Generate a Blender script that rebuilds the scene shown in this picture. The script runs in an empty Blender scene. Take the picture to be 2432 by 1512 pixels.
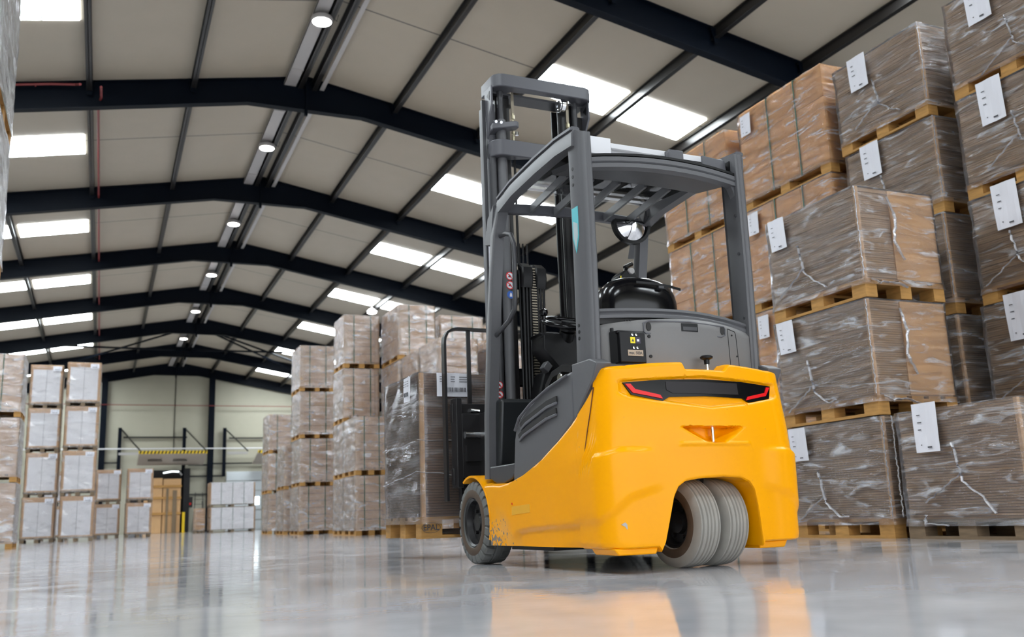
import bpy, bmesh, math, random
from mathutils import Vector, Matrix
random.seed(7)
C = bpy.context.scene.collection
SC = bpy.context.scene
PI = math.pi

# ------------------------------------------------------------------ camera
YAW, PITCH, ROLL, HC = .414, .207, -.038, .262
def cam_axes():
    f = Vector((math.sin(YAW)*math.cos(PITCH), math.cos(YAW)*math.cos(PITCH), math.sin(PITCH)))
    r = Vector((math.cos(YAW), -math.sin(YAW), 0)); u = r.cross(f)
    return (r*math.cos(ROLL)+u*math.sin(ROLL), -r*math.sin(ROLL)+u*math.cos(ROLL), f)
_r, _u, _f = cam_axes()
cd = bpy.data.cameras.new('camera'); cam = bpy.data.objects.new('camera', cd); C.objects.link(cam)
cd.sensor_width = 36; cd.lens = 2220/2432*36; cd.clip_start = .02; cd.clip_end = 300
m = Matrix((_r, _u, -_f)).transposed().to_4x4(); m.translation = (0, 0, HC); cam.matrix_world = m
cd.dof.use_dof = True; cd.dof.focus_distance = 4.45; cd.dof.aperture_fstop = 3.2
SC.camera = cam
# ------------------------------------------------------------------ world (daylight entering through the open rear of the hall)
w = bpy.data.worlds.new('daylight'); SC.world = w; w.use_nodes = True
bg = w.node_tree.nodes['Background']; bg.inputs[0].default_value = (.90, .95, 1.0, 1); bg.inputs[1].default_value = 2.5
SKYLIGHT = 24.0
SC.view_settings.view_transform = 'Standard'; SC.view_settings.look = 'None'
SC.view_settings.exposure = 0.40; SC.view_settings.gamma = 1; SC.view_settings.use_curve_mapping = False

# ------------------------------------------------------------------ materials
def mat(name, col, rough=.5, metal=0, coat=0, spec=.5, noise=None, bump=None, emit=0, ecol=None, alpha=None):
    m = bpy.data.materials.new(name); m.use_nodes = True; nt = m.node_tree; n = nt.nodes; b = n['Principled BSDF']
    b.inputs['Base Color'].default_value = (*col, 1); b.inputs['Roughness'].default_value = rough
    b.inputs['Metallic'].default_value = metal; b.inputs['Coat Weight'].default_value = coat
    b.inputs['Coat Roughness'].default_value = .06; b.inputs['Specular IOR Level'].default_value = spec
    if emit:
        b.inputs['Emission Color'].default_value = (*(ecol or col), 1); b.inputs['Emission Strength'].default_value = emit
    tc = n.new('ShaderNodeTexCoord')
    if noise:   # (scale, amount, stretch xyz)
        sc, amt, st = noise
        mp = n.new('ShaderNodeMapping'); mp.inputs['Scale'].default_value = st
        nz = n.new('ShaderNodeTexNoise'); nz.inputs['Scale'].default_value = sc; nz.inputs['Detail'].default_value = 5
        rp = n.new('ShaderNodeMix'); rp.data_type = 'RGBA'
        rp.inputs[6].default_value = (*[c*(1-amt) for c in col], 1); rp.inputs[7].default_value = (*[min(1, c*(1+amt)) for c in col], 1)
        nt.links.new(tc.outputs['Object'], mp.inputs[0]); nt.links.new(mp.outputs[0], nz.inputs['Vector'])
        nt.links.new(nz.outputs[0], rp.inputs[0]); nt.links.new(rp.outputs[2], b.inputs['Base Color'])
    if bump:    # (scale, strength, distance, stretch)
        sc, stg, dist, st = bump
        mp = n.new('ShaderNodeMapping'); mp.inputs['Scale'].default_value = st
        nz = n.new('ShaderNodeTexNoise'); nz.inputs['Scale'].default_value = sc; nz.inputs['Detail'].default_value = 4
        bp = n.new('ShaderNodeBump'); bp.inputs['Strength'].default_value = stg; bp.inputs['Distance'].default_value = dist
        nt.links.new(tc.outputs['Object'], mp.inputs[0]); nt.links.new(mp.outputs[0], nz.inputs['Vector'])
        nt.links.new(nz.outputs[0], bp.inputs['Height']); nt.links.new(bp.outputs[0], b.inputs['Normal'])
    return m

def film_mat(name, base, rough, streak, col=(.93, .93, .97), st=(1, 1, 5), haze=.10):
    """clear stretch film: see-through, glossy, wrinkled, with milky folds; its white streaks also paint in highlights"""
    m = bpy.data.materials.new(name); m.use_nodes = True; nt = m.node_tree; n = nt.nodes; n.clear()
    out = n.new('ShaderNodeOutputMaterial'); tc = n.new('ShaderNodeTexCoord')
    mp = n.new('ShaderNodeMapping'); mp.inputs['Scale'].default_value = st
    mp.inputs['Rotation'].default_value = (.28, .22, 0)
    oi = n.new('ShaderNodeObjectInfo'); add = n.new('ShaderNodeVectorMath'); add.operation = 'ADD'
    sc = n.new('ShaderNodeVectorMath'); sc.operation = 'SCALE'; sc.inputs[3].default_value = 37
    nt.links.new(oi.outputs['Random'], sc.inputs[0]); nt.links.new(tc.outputs['Object'], add.inputs[0]); nt.links.new(sc.outputs[0], add.inputs[1])
    nt.links.new(add.outputs[0], mp.inputs[0])
    nz = n.new('ShaderNodeTexNoise'); nz.inputs['Scale'].default_value = 3.2; nz.inputs['Detail'].default_value = 6; nz.inputs['Roughness'].default_value = .6
    nz.inputs['Distortion'].default_value = .8
    nt.links.new(mp.outputs[0], nz.inputs['Vector'])
    bp = n.new('ShaderNodeBump'); bp.inputs['Strength'].default_value = 1; bp.inputs['Distance'].default_value = .03
    nl = n.new('ShaderNodeTexNoise'); nl.inputs['Scale'].default_value = 1.6; nl.inputs['Detail'].default_value = 2; nt.links.new(mp.outputs[0], nl.inputs['Vector'])
    hs = n.new('ShaderNodeMath'); hs.operation = 'MULTIPLY_ADD'; hs.inputs[1].default_value = 2.6; nt.links.new(nl.outputs[0], hs.inputs[0]); nt.links.new(nz.outputs[0], hs.inputs[2])
    nt.links.new(hs.outputs[0], bp.inputs['Height'])
    gl = n.new('ShaderNodeBsdfGlossy'); gl.inputs['Roughness'].default_value = rough; gl.inputs['Color'].default_value = (*col, 1)
    nt.links.new(bp.outputs[0], gl.inputs['Normal'])
    df = n.new('ShaderNodeBsdfDiffuse'); df.inputs['Color'].default_value = (.8, .8, .83, 1)
    tr = n.new('ShaderNodeBsdfTransparent')
    mr = n.new('ShaderNodeMapRange'); mr.inputs[1].default_value = .53; mr.inputs[2].default_value = .70
    mr.inputs[3].default_value = haze; mr.inputs[4].default_value = streak
    nt.links.new(nz.outputs[0], mr.inputs[0])
    m1 = n.new('ShaderNodeMixShader'); nt.links.new(mr.outputs[0], m1.inputs[0]); nt.links.new(tr.outputs[0], m1.inputs[1]); nt.links.new(df.outputs[0], m1.inputs[2])
    fr = n.new('ShaderNodeFresnel'); fr.inputs[0].default_value = 1.5; nt.links.new(bp.outputs[0], fr.inputs['Normal'])
    ma = n.new('ShaderNodeMath'); ma.operation = 'MULTIPLY_ADD'; ma.inputs[1].default_value = .9; ma.inputs[2].default_value = base; ma.use_clamp = True
    nt.links.new(fr.outputs[0], ma.inputs[0])
    m2 = n.new('ShaderNodeMixShader'); nt.links.new(ma.outputs[0], m2.inputs[0]); nt.links.new(m1.outputs[0], m2.inputs[1]); nt.links.new(gl.outputs[0], m2.inputs[2])
    nt.links.new(m2.outputs[0], out.inputs[0])
    return m

def lined_mat(name, col, dark, period, width, axis, rough=.6, offset=0.0, soft=None, spec=.5, noise=.08):
    """surface with thin joint lines at a regular period along an object axis"""
    m = mat(name, col, rough, noise=(2.0, noise, (1, 1, 1)), spec=spec); nt = m.node_tree; n = nt.nodes; b = n['Principled BSDF']
    src = b.inputs['Base Color'].links[0].from_socket
    tc = n.new('ShaderNodeTexCoord'); sp = n.new('ShaderNodeSeparateXYZ'); nt.links.new(tc.outputs['Object'], sp.inputs[0])
    a = n.new('ShaderNodeMath'); a.operation = 'ADD'; a.inputs[1].default_value = offset; nt.links.new(sp.outputs[axis], a.inputs[0])
    d = n.new('ShaderNodeMath'); d.operation = 'DIVIDE'; d.inputs[1].default_value = period; nt.links.new(a.outputs[0], d.inputs[0])
    f = n.new('ShaderNodeMath'); f.operation = 'FRACT'; nt.links.new(d.outputs[0], f.inputs[0])
    l = n.new('ShaderNodeMath'); l.operation = 'LESS_THAN'; l.inputs[1].default_value = width/period; nt.links.new(f.outputs[0], l.inputs[0])
    mx = n.new('ShaderNodeMix'); mx.data_type = 'RGBA'; mx.inputs[7].default_value = (*dark, 1)
    nt.links.new(l.outputs[0], mx.inputs[0]); nt.links.new(src, mx.inputs[6]); nt.links.new(mx.outputs[2], b.inputs['Base Color'])
    if soft:
        wv = n.new('ShaderNodeTexWave'); wv.bands_direction = 'XYZ'[axis]; wv.inputs['Scale'].default_value = soft[0]
        bp = n.new('ShaderNodeBump'); bp.inputs['Strength'].default_value = soft[1]; bp.inputs['Distance'].default_value = .01
        nt.links.new(tc.outputs['Object'], wv.inputs['Vector']); nt.links.new(wv.outputs[1], bp.inputs['Height']); nt.links.new(bp.outputs[0], b.inputs['Normal'])
    return m

M = {}
M['yellow'] = mat('yellow_paint', (.95, .385, .0), .28, coat=0, spec=.2, noise=(.9, .03, (1, 1, 1)))
M['grey'] = mat('grey_paint', (.10, .10, .107), .42, spec=.5, noise=(40, .05, (1, 1, 1)))
M['grey2'] = mat('dark_grey_paint', (.045, .045, .05), .42)
M['hood'] = mat('hood_grey', (.17, .165, .163), .5, bump=(300, .12, .002, (1, 1, 1)))
M['mastgrey'] = mat('mast_grey', (.088, .088, .10), .4)
M['black'] = mat('black_plastic', (.006, .006, .007), .4, spec=.3)
M['blackgloss'] = mat('gloss_black', (.004, .004, .005), .16, spec=.35)
M['blacksteel'] = mat('black_steel', (.013, .012, .013), .38)
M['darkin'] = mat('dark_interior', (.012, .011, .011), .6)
M['tyre'] = mat('grey_tyre', (.33, .315, .285), .75, noise=(9, .22, (1, 1, 1)), bump=(60, .2, .003, (1, 1, 1)))
M['tyre2'] = mat('dark_tyre', (.135, .138, .132), .75, noise=(9, .25, (1, 1, 1)), bump=(50, .25, .003, (1, 1, 1)))
M['rustring'] = mat('worn_ring', (.085, .055, .035), .7, noise=(14, .4, (1, 1, 1)))
M['groove'] = mat('groove_dark', (.035, .028, .022), .9)  # near-black brown for gaps and joints between stacked boards
M['chrome'] = mat('chrome', (.75, .76, .78), .15, metal=1)
M['mirror'] = mat('mirror_glass', (.9, .9, .92), .02, metal=1)
M['chain'] = mat('chain_steel', (.32, .28, .22), .4, metal=.7)
M['red'] = mat('red_lens', (.75, .005, .008), .3)
M['white'] = mat('white_plastic', (.72, .72, .75), .4)
M['paper'] = mat('paper', (.78, .78, .84), .55)
M['ink'] = mat('ink', (.06, .06, .07), .7)
M['blue'] = mat('sign_blue', (.02, .12, .5), .4)
M['teal'] = mat('decal_teal', (.04, .42, .47), .4)
M['palegrey'] = mat('decal_pale', (.33, .42, .43), .4)
M['yel2'] = mat('sticker_yellow', (.85, .7, .02), .5)
M['beige'] = mat('sticker_beige', (.45, .36, .27), .6)
M['mat_floor'] = mat('worn_mat', (.16, .14, .115), .8, noise=(20, .3, (1, 1, 1)))
M['steel'] = mat('beam_steel', (.0022, .0045, .0095), .5, spec=.10, noise=(3, .15, (1, 1, 1)))
M['steel2'] = mat('purlin_steel', (.016, .0145, .014), .36, spec=.4, noise=(3, .15, (1, 1, 1)))
M['galv'] = mat('pale_tray', (.42, .40, .39), .45)
M['redpipe'] = mat('red_pipe', (.22, .03, .03), .5)
M['ceil'] = lined_mat('roof_panel', (.43, .375, .295), (.10, .095, .085), 6.0, .035, 1, .55, offset=-14.66+60, noise=.05)
M['wall'] = lined_mat('wall_panel', (.43, .41, .32), (.42, .40, .31), 1.15, .02, 2, .6, noise=.05)
M['wood'] = mat('pallet_wood', (.45, .235, .065), .75, noise=(9, .4, (1, 1, 6)), bump=(40, .3, .003, (1, 1, 1)))
M['wood2'] = mat('grey_pallet_wood', (.20, .14, .085), .8, noise=(9, .4, (1, 1, 6)))
M['kraft'] = mat('kraft_card', (.72, .38, .12), .7, noise=(5, .12, (1, 1, 1)))
M['kraft2'] = mat('pale_kraft', (.60, .36, .17), .7, noise=(5, .12, (1, 1, 1)))
M['sheet'] = mat('sheet_card', (.37, .23, .12), .75, noise=(7, .35, (1, 1, 26)))
M['sheetdark'] = mat('sheet_card_dark', (.17, .095, .055), .75, noise=(7, .35, (1, 1, 26)))
M['corrug'] = mat('corrugated_edge', (.60, .38, .19), .75, noise=(30, .35, (1, 1, 6)))
M['whitecard'] = mat('white_card', (.82, .80, .81), .6, noise=(3, .04, (1, 1, 1)))
M['strap'] = mat('green_strap', (.015, .085, .05), .4)
M['film'] = film_mat('stretch_film', .035, .17, .6, haze=.045)
M['film2'] = film_mat('stretch_film_hazy', .13, .2, .65, st=(1, 1, 3), haze=.10)
M['film3'] = film_mat('smooth_film', .03, .16, .30, st=(.6, .6, 2), haze=.05)
M['fold'] = film_mat('film_fold', .25, .25, .8, haze=.45)
M['skylight'] = mat('skylight_pane', (.9, .93, .95), .5, emit=SKYLIGHT, ecol=(.88, .96, 1.0))
M['lamp'] = mat('lamp_diffuser', (1, 1, 1), .5, emit=60, ecol=(1, .95, .88))
M['litpane'] = mat('lit_pane', (.9, .95, 1), .5, emit=3.0, ecol=(.85, .95, 1))
M['whitepaint'] = mat('white_door_paint', (.62, .66, .68), .5)
M['doorbeige'] = mat('door_beige', (.45, .39, .33), .5)
M['yellowsafe'] = mat('safety_yellow', (.75, .5, .01), .5)
M['grn'] = mat('green_board', (.02, .5, .03), .5)

def floor_mat():
    m = bpy.data.materials.new('polished_concrete'); m.use_nodes = True; nt = m.node_tree; n = nt.nodes; b = n['Principled BSDF']
    tc = n.new('ShaderNodeTexCoord')
    nz = n.new('ShaderNodeTexNoise'); nz.inputs['Scale'].default_value = .9; nz.inputs['Detail'].default_value = 7; nz.inputs['Roughness'].default_value = .62
    nt.links.new(tc.outputs['Object'], nz.inputs['Vector'])
    cr = n.new('ShaderNodeValToRGB'); cr.color_ramp.elements[0].position = .3; cr.color_ramp.elements[0].color = (.42, .42, .45, 1)
    cr.color_ramp.elements[1].position = .72; cr.color_ramp.elements[1].color = (.66, .65, .68, 1)
    nt.links.new(nz.outputs[0], cr.inputs[0]); nt.links.new(cr.outputs[0], b.inputs['Base Color'])
    b.inputs['Roughness'].default_value = .07; b.inputs['Specular IOR Level'].default_value = .62
    n2 = n.new('ShaderNodeTexNoise'); n2.inputs['Scale'].default_value = 3.5; n2.inputs['Detail'].default_value = 5
    nt.links.new(tc.outputs['Object'], n2.inputs['Vector'])
    mr = n.new('ShaderNodeMapRange'); mr.inputs[1].default_value = .35; mr.inputs[2].default_value = .7; mr.inputs[3].default_value = .045; mr.inputs[4].default_value = .15
    nt.links.new(n2.outputs[0], mr.inputs[0]); nt.links.new(mr.outputs[0], b.inputs['Roughness'])
    n3 = n.new('ShaderNodeTexNoise'); n3.inputs['Scale'].default_value = 7; n3.inputs['Detail'].default_value = 3
    nt.links.new(tc.outputs['Object'], n3.inputs['Vector'])
    bp = n.new('ShaderNodeBump'); bp.inputs['Strength'].default_value = .10; bp.inputs['Distance'].default_value = .006
    nt.links.new(n3.outputs[0], bp.inputs['Height']); nt.links.new(bp.outputs[0], b.inputs['Normal'])
    return m
M['floor'] = floor_mat()

def yellow_worn():
    """yellow paint with chips of its own shape near the lower edges"""
    m = M['yellow']; nt = m.node_tree; n = nt.nodes; b = n['Principled BSDF']; src = b.inputs['Base Color'].links[0].from_socket
    tc = n.new('ShaderNodeTexCoord'); sp = n.new('ShaderNodeSeparateXYZ'); nt.links.new(tc.outputs['Object'], sp.inputs[0])
    nz = n.new('ShaderNodeTexNoise'); nz.inputs['Scale'].default_value = 45; nz.inputs['Detail'].default_value = 4; nt.links.new(tc.outputs['Object'], nz.inputs['Vector'])
    # more wear near the front wheel arch (y > -.45, z < .3)
    g1 = n.new('ShaderNodeMapRange'); g1.inputs[1].default_value = -.64; g1.inputs[2].default_value = -.36; nt.links.new(sp.outputs[1], g1.inputs[0])
    g2 = n.new('ShaderNodeMapRange'); g2.inputs[1].default_value = .32; g2.inputs[2].default_value = .14; nt.links.new(sp.outputs[2], g2.inputs[0])
    mu = n.new('ShaderNodeMath'); mu.operation = 'MULTIPLY'; nt.links.new(g1.outputs[0], mu.inputs[0]); nt.links.new(g2.outputs[0], mu.inputs[1])
    th = n.new('ShaderNodeMath'); th.operation = 'MULTIPLY_ADD'; th.inputs[1].default_value = -.27; th.inputs[2].default_value = .76; nt.links.new(mu.outputs[0], th.inputs[0])
    gt = n.new('ShaderNodeMath'); gt.operation = 'GREATER_THAN'; nt.links.new(nz.outputs[0], gt.inputs[0]); nt.links.new(th.outputs[0], gt.inputs[1])
    mx = n.new('ShaderNodeMix'); mx.data_type = 'RGBA'; mx.inputs[7].default_value = (.22, .19, .17, 1)
    nt.links.new(gt.outputs[0], mx.inputs[0])
    # pale scuffs
    n2 = n.new('ShaderNodeTexNoise'); n2.inputs['Scale'].default_value = 7; n2.inputs['Detail'].default_value = 4; nt.links.new(tc.outputs['Object'], n2.inputs['Vector'])
    r2 = n.new('ShaderNodeMapRange'); r2.inputs[1].default_value = .45; r2.inputs[2].default_value = .62; nt.links.new(n2.outputs[0], r2.inputs[0])
    m3 = n.new('ShaderNodeMath'); m3.operation = 'MULTIPLY'; nt.links.new(r2.outputs[0], m3.inputs[0]); nt.links.new(mu.outputs[0], m3.inputs[1])
    m4 = n.new('ShaderNodeMath'); m4.operation = 'MULTIPLY'; m4.inputs[1].default_value = .85; nt.links.new(m3.outputs[0], m4.inputs[0])
    my = n.new('ShaderNodeMix'); my.data_type = 'RGBA'; my.inputs[7].default_value = (.72, .42, .16, 1)
    nt.links.new(m4.outputs[0], my.inputs[0]); nt.links.new(src, my.inputs[6])
    nt.links.new(my.outputs[2], mx.inputs[6]); nt.links.new(mx.outputs[2], b.inputs['Base Color'])
yellow_worn()

# ------------------------------------------------------------------ mesh helpers
class MB:
    def __init__(s): s.v = []; s.f = []; s.mi = []; s.cur = 0
    def add(s, vs, fs):
        o = len(s.v); s.v += [tuple(map(float, p)) for p in vs]; s.f += [tuple(i+o for i in f) for f in fs]; s.mi += [s.cur]*len(fs); return s
    def box(s, x0, x1, y0, y1, z0, z1):
        x0, x1 = sorted((x0, x1)); y0, y1 = sorted((y0, y1)); z0, z1 = sorted((z0, z1))
        return s.add([(x0,y0,z0),(x1,y0,z0),(x1,y1,z0),(x0,y1,z0),(x0,y0,z1),(x1,y0,z1),(x1,y1,z1),(x0,y1,z1)],
                     [(0,3,2,1),(4,5,6,7),(0,1,5,4),(1,2,6,5),(2,3,7,6),(3,0,4,7)])
    def hexa(s, a, b):   # two quads (lists of 4 points)
        return s.add(list(a)+list(b), [(0,3,2,1),(4,5,6,7),(0,1,5,4),(1,2,6,5),(2,3,7,6),(3,0,4,7)])
    def prism(s, pts, d):   # closed polygon of 3-D points, extruded by vector d
        n = len(pts); q = [tuple(Vector(p)+Vector(d)) for p in pts]
        return s.add(list(pts)+q, [tuple(range(n-1, -1, -1)), tuple(range(n, 2*n))]+[(i, (i+1) % n, n+(i+1) % n, n+i) for i in range(n)])
    def sweep(s, path, prof, up=(0, 0, 1), cap=True, closed=False):
        """prof: list of (a,b): a along side vector, b along up"""
        P = [Vector(p) for p in path]; n = len(P); k = len(prof); vs = []
        for i in range(n):
            if closed: t = (P[(i+1) % n]-P[i-1])
            elif i == 0: t = P[1]-P[0]
            elif i == n-1: t = P[-1]-P[-2]
            else: t = (P[i+1]-P[i]).normalized()+(P[i]-P[i-1]).normalized()
            t.normalize(); U = Vector(up)
            if abs(t.dot(U)) > .97: U = Vector((0, 1, 0)) if abs(t.y) < .9 else Vector((1, 0, 0))
            sd = t.cross(U).normalized(); u2 = sd.cross(t).normalized()
            vs += [tuple(P[i]+sd*a+u2*b) for a, b in prof]
        fs = [(i*k+j, i*k+(j+1) % k, ((i+1) % n)*k+(j+1) % k, ((i+1) % n)*k+j) for i in range(n if closed else n-1) for j in range(k)]
        if cap and not closed: fs += [tuple(range(k-1, -1, -1)), tuple(range((n-1)*k, n*k))]
        return s.add(vs, fs)
    def tube(s, path, r, n=12, up=(0, 0, 1), closed=False):
        return s.sweep(path, [(r*math.cos(2*PI*j/n), r*math.sin(2*PI*j/n)) for j in range(n)], up, True, closed)
    def bar(s, a, b, w, h, up=(0, 0, 1)):
        return s.sweep([a, b], [(-w/2, -h/2), (w/2, -h/2), (w/2, h/2), (-w/2, h/2)], up)
    def lathe(s, prof, c, n=48, ax='x', mod=None):
        """prof: list of (axial, radius) ; mod(i,k,axial,radius)->radius"""
        k = len(prof); vs = []
        for i in range(n):
            a = 2*PI*i/n
            for j, (t, r) in enumerate(prof):
                if mod: r = mod(i, j, t, r)
                p = (t, r*math.cos(a), r*math.sin(a)) if ax == 'x' else ((r*math.cos(a), t, r*math.sin(a)) if ax == 'y' else (r*math.cos(a), r*math.sin(a), t))
                vs.append(tuple(Vector(p)+Vector(c)))
        return s.add(vs, [(i*k+j, i*k+j+1, ((i+1) % n)*k+j+1, ((i+1) % n)*k+j) for i in range(n) for j in range(k-1)])
    def build(s, name, mats, parent=None, smooth=False, bevel=None, seg=2, angle=35, loc=None, fix=True):
        me = bpy.data.meshes.new(name); me.from_pydata(s.v, [], s.f); me.validate()
        if fix:
            bm = bmesh.new(); bm.from_mesh(me); bmesh.ops.recalc_face_normals(bm, faces=bm.faces); bm.to_mesh(me); bm.free()
        ms = mats if isinstance(mats, (list, tuple)) else [mats]
        for x in ms: me.materials.append(M[x] if isinstance(x, str) else x)
        for p, i in zip(me.polygons, s.mi): p.material_index = i
        o = bpy.data.objects.new(name, me); C.objects.link(o)
        if parent: o.parent = parent
        if loc: o.location = loc
        if smooth:
            me.polygons.foreach_set('use_smooth', [True]*len(me.polygons))
            try: me.set_sharp_from_angle(angle=math.radians(angle))
            except Exception: pass
        if bevel:
            b = o.modifiers.new('bevel', 'BEVEL'); b.width = bevel; b.segments = seg; b.limit_method = 'ANGLE'; b.angle_limit = math.radians(40)
            me.polygons.foreach_set('use_smooth', [True]*len(me.polygons))
            try: me.set_sharp_from_angle(angle=math.radians(50))
            except Exception: pass
        return o
def tag(o, label, cat, group=None):
    o['label'] = label; o['category'] = cat
    if group: o['group'] = group
    return o
def struct(o, label=None, cat=None):
    o['kind'] = 'structure'
    if label: o['label'] = label
    if cat: o['category'] = cat
    return o
def empty(name, loc, rz=0):
    o = bpy.data.objects.new(name, None); C.objects.link(o); o.location = loc; o.rotation_euler = (0, 0, rz); o.empty_display_size = .2
    return o
def copy_tree(o, parent=None):
    c = o.copy(); C.objects.link(c); c.parent = parent
    for ch in list(o.children): copy_tree(ch, c)
    return c
def arc(cx, cy, r, a0, a1, n):
    return [(cx+r*math.cos(math.radians(a0+(a1-a0)*i/n)), cy+r*math.sin(math.radians(a0+(a1-a0)*i/n))) for i in range(n+1)]
def lerp_tab(tab, x):
    if x <= tab[0][0]: return tab[0][1]
    for (a, p), (b, q) in zip(tab, tab[1:]):
        if x <= b: return p+(q-p)*(x-a)/(b-a)
    return tab[-1][1]
def smooth01(a, b, x):
    t = max(0., min(1., (x-a)/(b-a))); return t*t*(3-2*t)

# ================================================================== the hall
XR, ZR, T = 3.43, 9.15, .181           # ridge
X_L, X_R, Y_B, Y_F = -11.5, 25.5, -7.0, 53.95
RAF = [11.79+6*k for k in range(-3, 8)]
PUR = [-9.8, -7.98, -6.15, -4.3, -2.46, -.57, 1.25, 5.27, 7.13, 9.06, 10.85, 12.7, 14.55, 16.4, 18.25, 20.1, 21.95, 23.8]
roofz = lambda x: ZR-T*abs(x-XR)
b = MB(); b.box(X_L, X_R, Y_B-3, Y_F, -.2, 0); struct(b.build('floor', 'floor'), 'polished pale grey concrete floor with soft reflections', 'floor')
b = MB()
for s, xe in ((-1, X_L), (1, X_R)):
    b.prism([(XR, Y_B, ZR), (xe, Y_B, roofz(xe)), (xe, Y_B, roofz(xe)+.12), (XR, Y_B, ZR+.12)], (0, Y_F-Y_B, 0))
struct(b.build('ceiling', 'ceil'), 'pale beige insulated roof panels of the pitched ceiling', 'ceiling')
b = MB(); b.prism([(X_L, Y_F, 0), (X_R, Y_F, 0), (X_R, Y_F, roofz(X_R)), (XR, Y_F, ZR), (X_L, Y_F, roofz(X_L))], (0, .2, 0))
struct(b.build('wall_far', 'wall'), 'beige panelled gable wall at the far end', 'wall')
b = MB(); b.box(X_L-.2, X_L, Y_B, Y_F, 0, roofz(X_L)); struct(b.build('wall_left', 'wall'), 'beige panelled side wall behind the left stacks', 'wall')
b = MB(); b.box(X_R, X_R+.2, Y_B, Y_F, 0, roofz(X_R)); struct(b.build('wall_right', 'wall'), 'beige panelled side wall behind the right stacks', 'wall')

b = MB(); b.box(X_L, -7, Y_B-.2, Y_B, 0, roofz(X_L)); b.box(12, X_R, Y_B-.2, Y_B, 0, roofz(X_R))  # unseen wall and gateway, added to shape daylight and reflections
b.prism([(X_L, Y_B-.2, 4.6), (X_R, Y_B-.2, 4.6), (X_R, Y_B-.2, roofz(X_R)), (XR, Y_B-.2, ZR), (X_L, Y_B-.2, roofz(X_L))], (0, .2, 0))
struct(b.build('wall_rear', 'wall'), 'unseen rear wall added behind the camera, its wide open gateway shaping the daylight', 'wall')

TN = [0]
def trim(b, m, label, cat='beam', bevel=None):
    TN[0] += 1; o = b.build('trim_%d' % TN[0], m, bevel=bevel); struct(o, label, cat); return o
def rafter(y, wdt=.17):
    b = MB(); fl = .018
    def bot(x):
        d = abs(x-XR)
        if d < 1.1: return 8.43 + .0*d
        return max(0, roofz(x)-.22-.32-.0) if False else roofz(x)-.52-(0 if d > 1.15 else 0)
    for s in (-1, 1):
        xe = X_L+.05 if s < 0 else X_R-.05
        xs = [XR, XR+s*1.15, xe]
        top = [(x, y, roofz(x)-.0) for x in xs]; lo = [(xs[0], y, 8.42), (xs[1], y, roofz(xs[1])-.52), (xs[2], y, roofz(xs[2])-.55)]
        web = top+lo[::-1]
        b.prism([(x, y-.006, z) for x, _, z in web], (0, .012, 0))
        for L in (top, lo):
            sg = -1 if L is top else 1
            for p, q in zip(L, L[1:]):
                b.hexa([(p[0], y-wdt/2, p[2]), (q[0], y-wdt/2, q[2]), (q[0], y+wdt/2, q[2]), (p[0], y+wdt/2, p[2])],
                       [(p[0], y-wdt/2, p[2]+sg*fl), (q[0], y-wdt/2, q[2]+sg*fl), (q[0], y+wdt/2, q[2]+sg*fl), (p[0], y+wdt/2, p[2]+sg*fl)])
    b.box(XR-.02, XR+.02, y-.09, y+.09, 8.36, 9.12)      # apex plate
    b.tube([(XR-.02, y-.1, 8.42), (XR-.02, y-.1, 8.28)], .035, 8)
    for x in PUR:                                       # purlin cleats
        z = roofz(x); b.prism([(x-.1, y-.1, z-.02), (x+.1, y-.1, z-.02), (x+.04, y-.1, z-.3), (x-.04, y-.1, z-.3)], (0, .012, 0))
    return b
names = ['nearest roof beam crossing above the frame', 'large roof beam above the forklift mast at the upper right', 'first full roof beam, its peak left of the mast top',
         'second full roof beam away from the camera', 'third full roof beam away from the camera', 'fourth full roof beam away from the camera', 'fifth full roof beam, far down the hall',
         'last full roof beam before the gable', 'roof beam lying against the far gable wall']
for i, y in enumerate(RAF):
    if y > Y_F: continue
    if i < 2: lab = 'dark steel portal beam outside the upper edge of view'
    else: lab = 'dark blue steel beam, '+names[min(i-1, 8)]
    trim(rafter(min(y, Y_F-.12)), 'steel', lab)
# portal columns along the side walls
for s, xx in ((-1, X_L+.25), (1, X_R-.25)):
    for y in RAF[1:]:
        b = MB(); yy = min(y, Y_F-.12); z = roofz(xx)-.3
        b.box(xx-.2, xx+.2, yy-.008, yy+.008, 0, z); b.box(xx-.2, xx-.18, yy-.1, yy+.1, 0, z); b.box(xx+.18, xx+.2, yy-.1, yy+.1, 0, z)
        trim(b, 'steel', 'dark steel column against the %s side wall' % ('left' if s < 0 else 'right'), 'column')
def purlin(x, dz=.0, h=.2, wd=.1, m='steel2', lab=''):
    b = MB(); z = roofz(x)-dz-.012; y0, y1 = Y_B+.1, Y_F-.02
    b.box(x-.006, x+.006, y0, y1, z-h, z); b.box(x-wd/2, x+wd/2, y0, y1, z-.012, z); b.box(x-wd/2, x+wd/2, y0, y1, z-h, z-h+.012)
    trim(b, m, lab, 'purlin')
side = {1.25: 'first purlin left of the ridge', -.57: 'second purlin left of the ridge', -2.46: 'third purlin left of the ridge', 5.27: 'first purlin right of the ridge', 7.13: 'second purlin right of the ridge',
        9.06: 'third purlin right of the ridge, between skylights', 10.85: 'fourth purlin right of the ridge'}
for x in PUR: purlin(x, lab='dark steel lengthwise beam, '+side.get(x, 'outer purlin low on the %s roof slope' % ('left' if x < 3 else 'right')))
for dx, sd in ((-.12, 'left'), (.16, 'right')): purlin(XR+dx, .02, .2, .1, lab='dark lengthwise steel beam just %s of the roof ridge' % sd)
b = MB(); b.box(XR-.45, XR-.20, Y_B, Y_F-.05, 8.93, 8.95); b.box(XR-.45, XR-.44, Y_B, Y_F-.05, 8.93, 8.99); b.box(XR-.21, XR-.20, Y_B, Y_F-.05, 8.93, 8.99)
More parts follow.
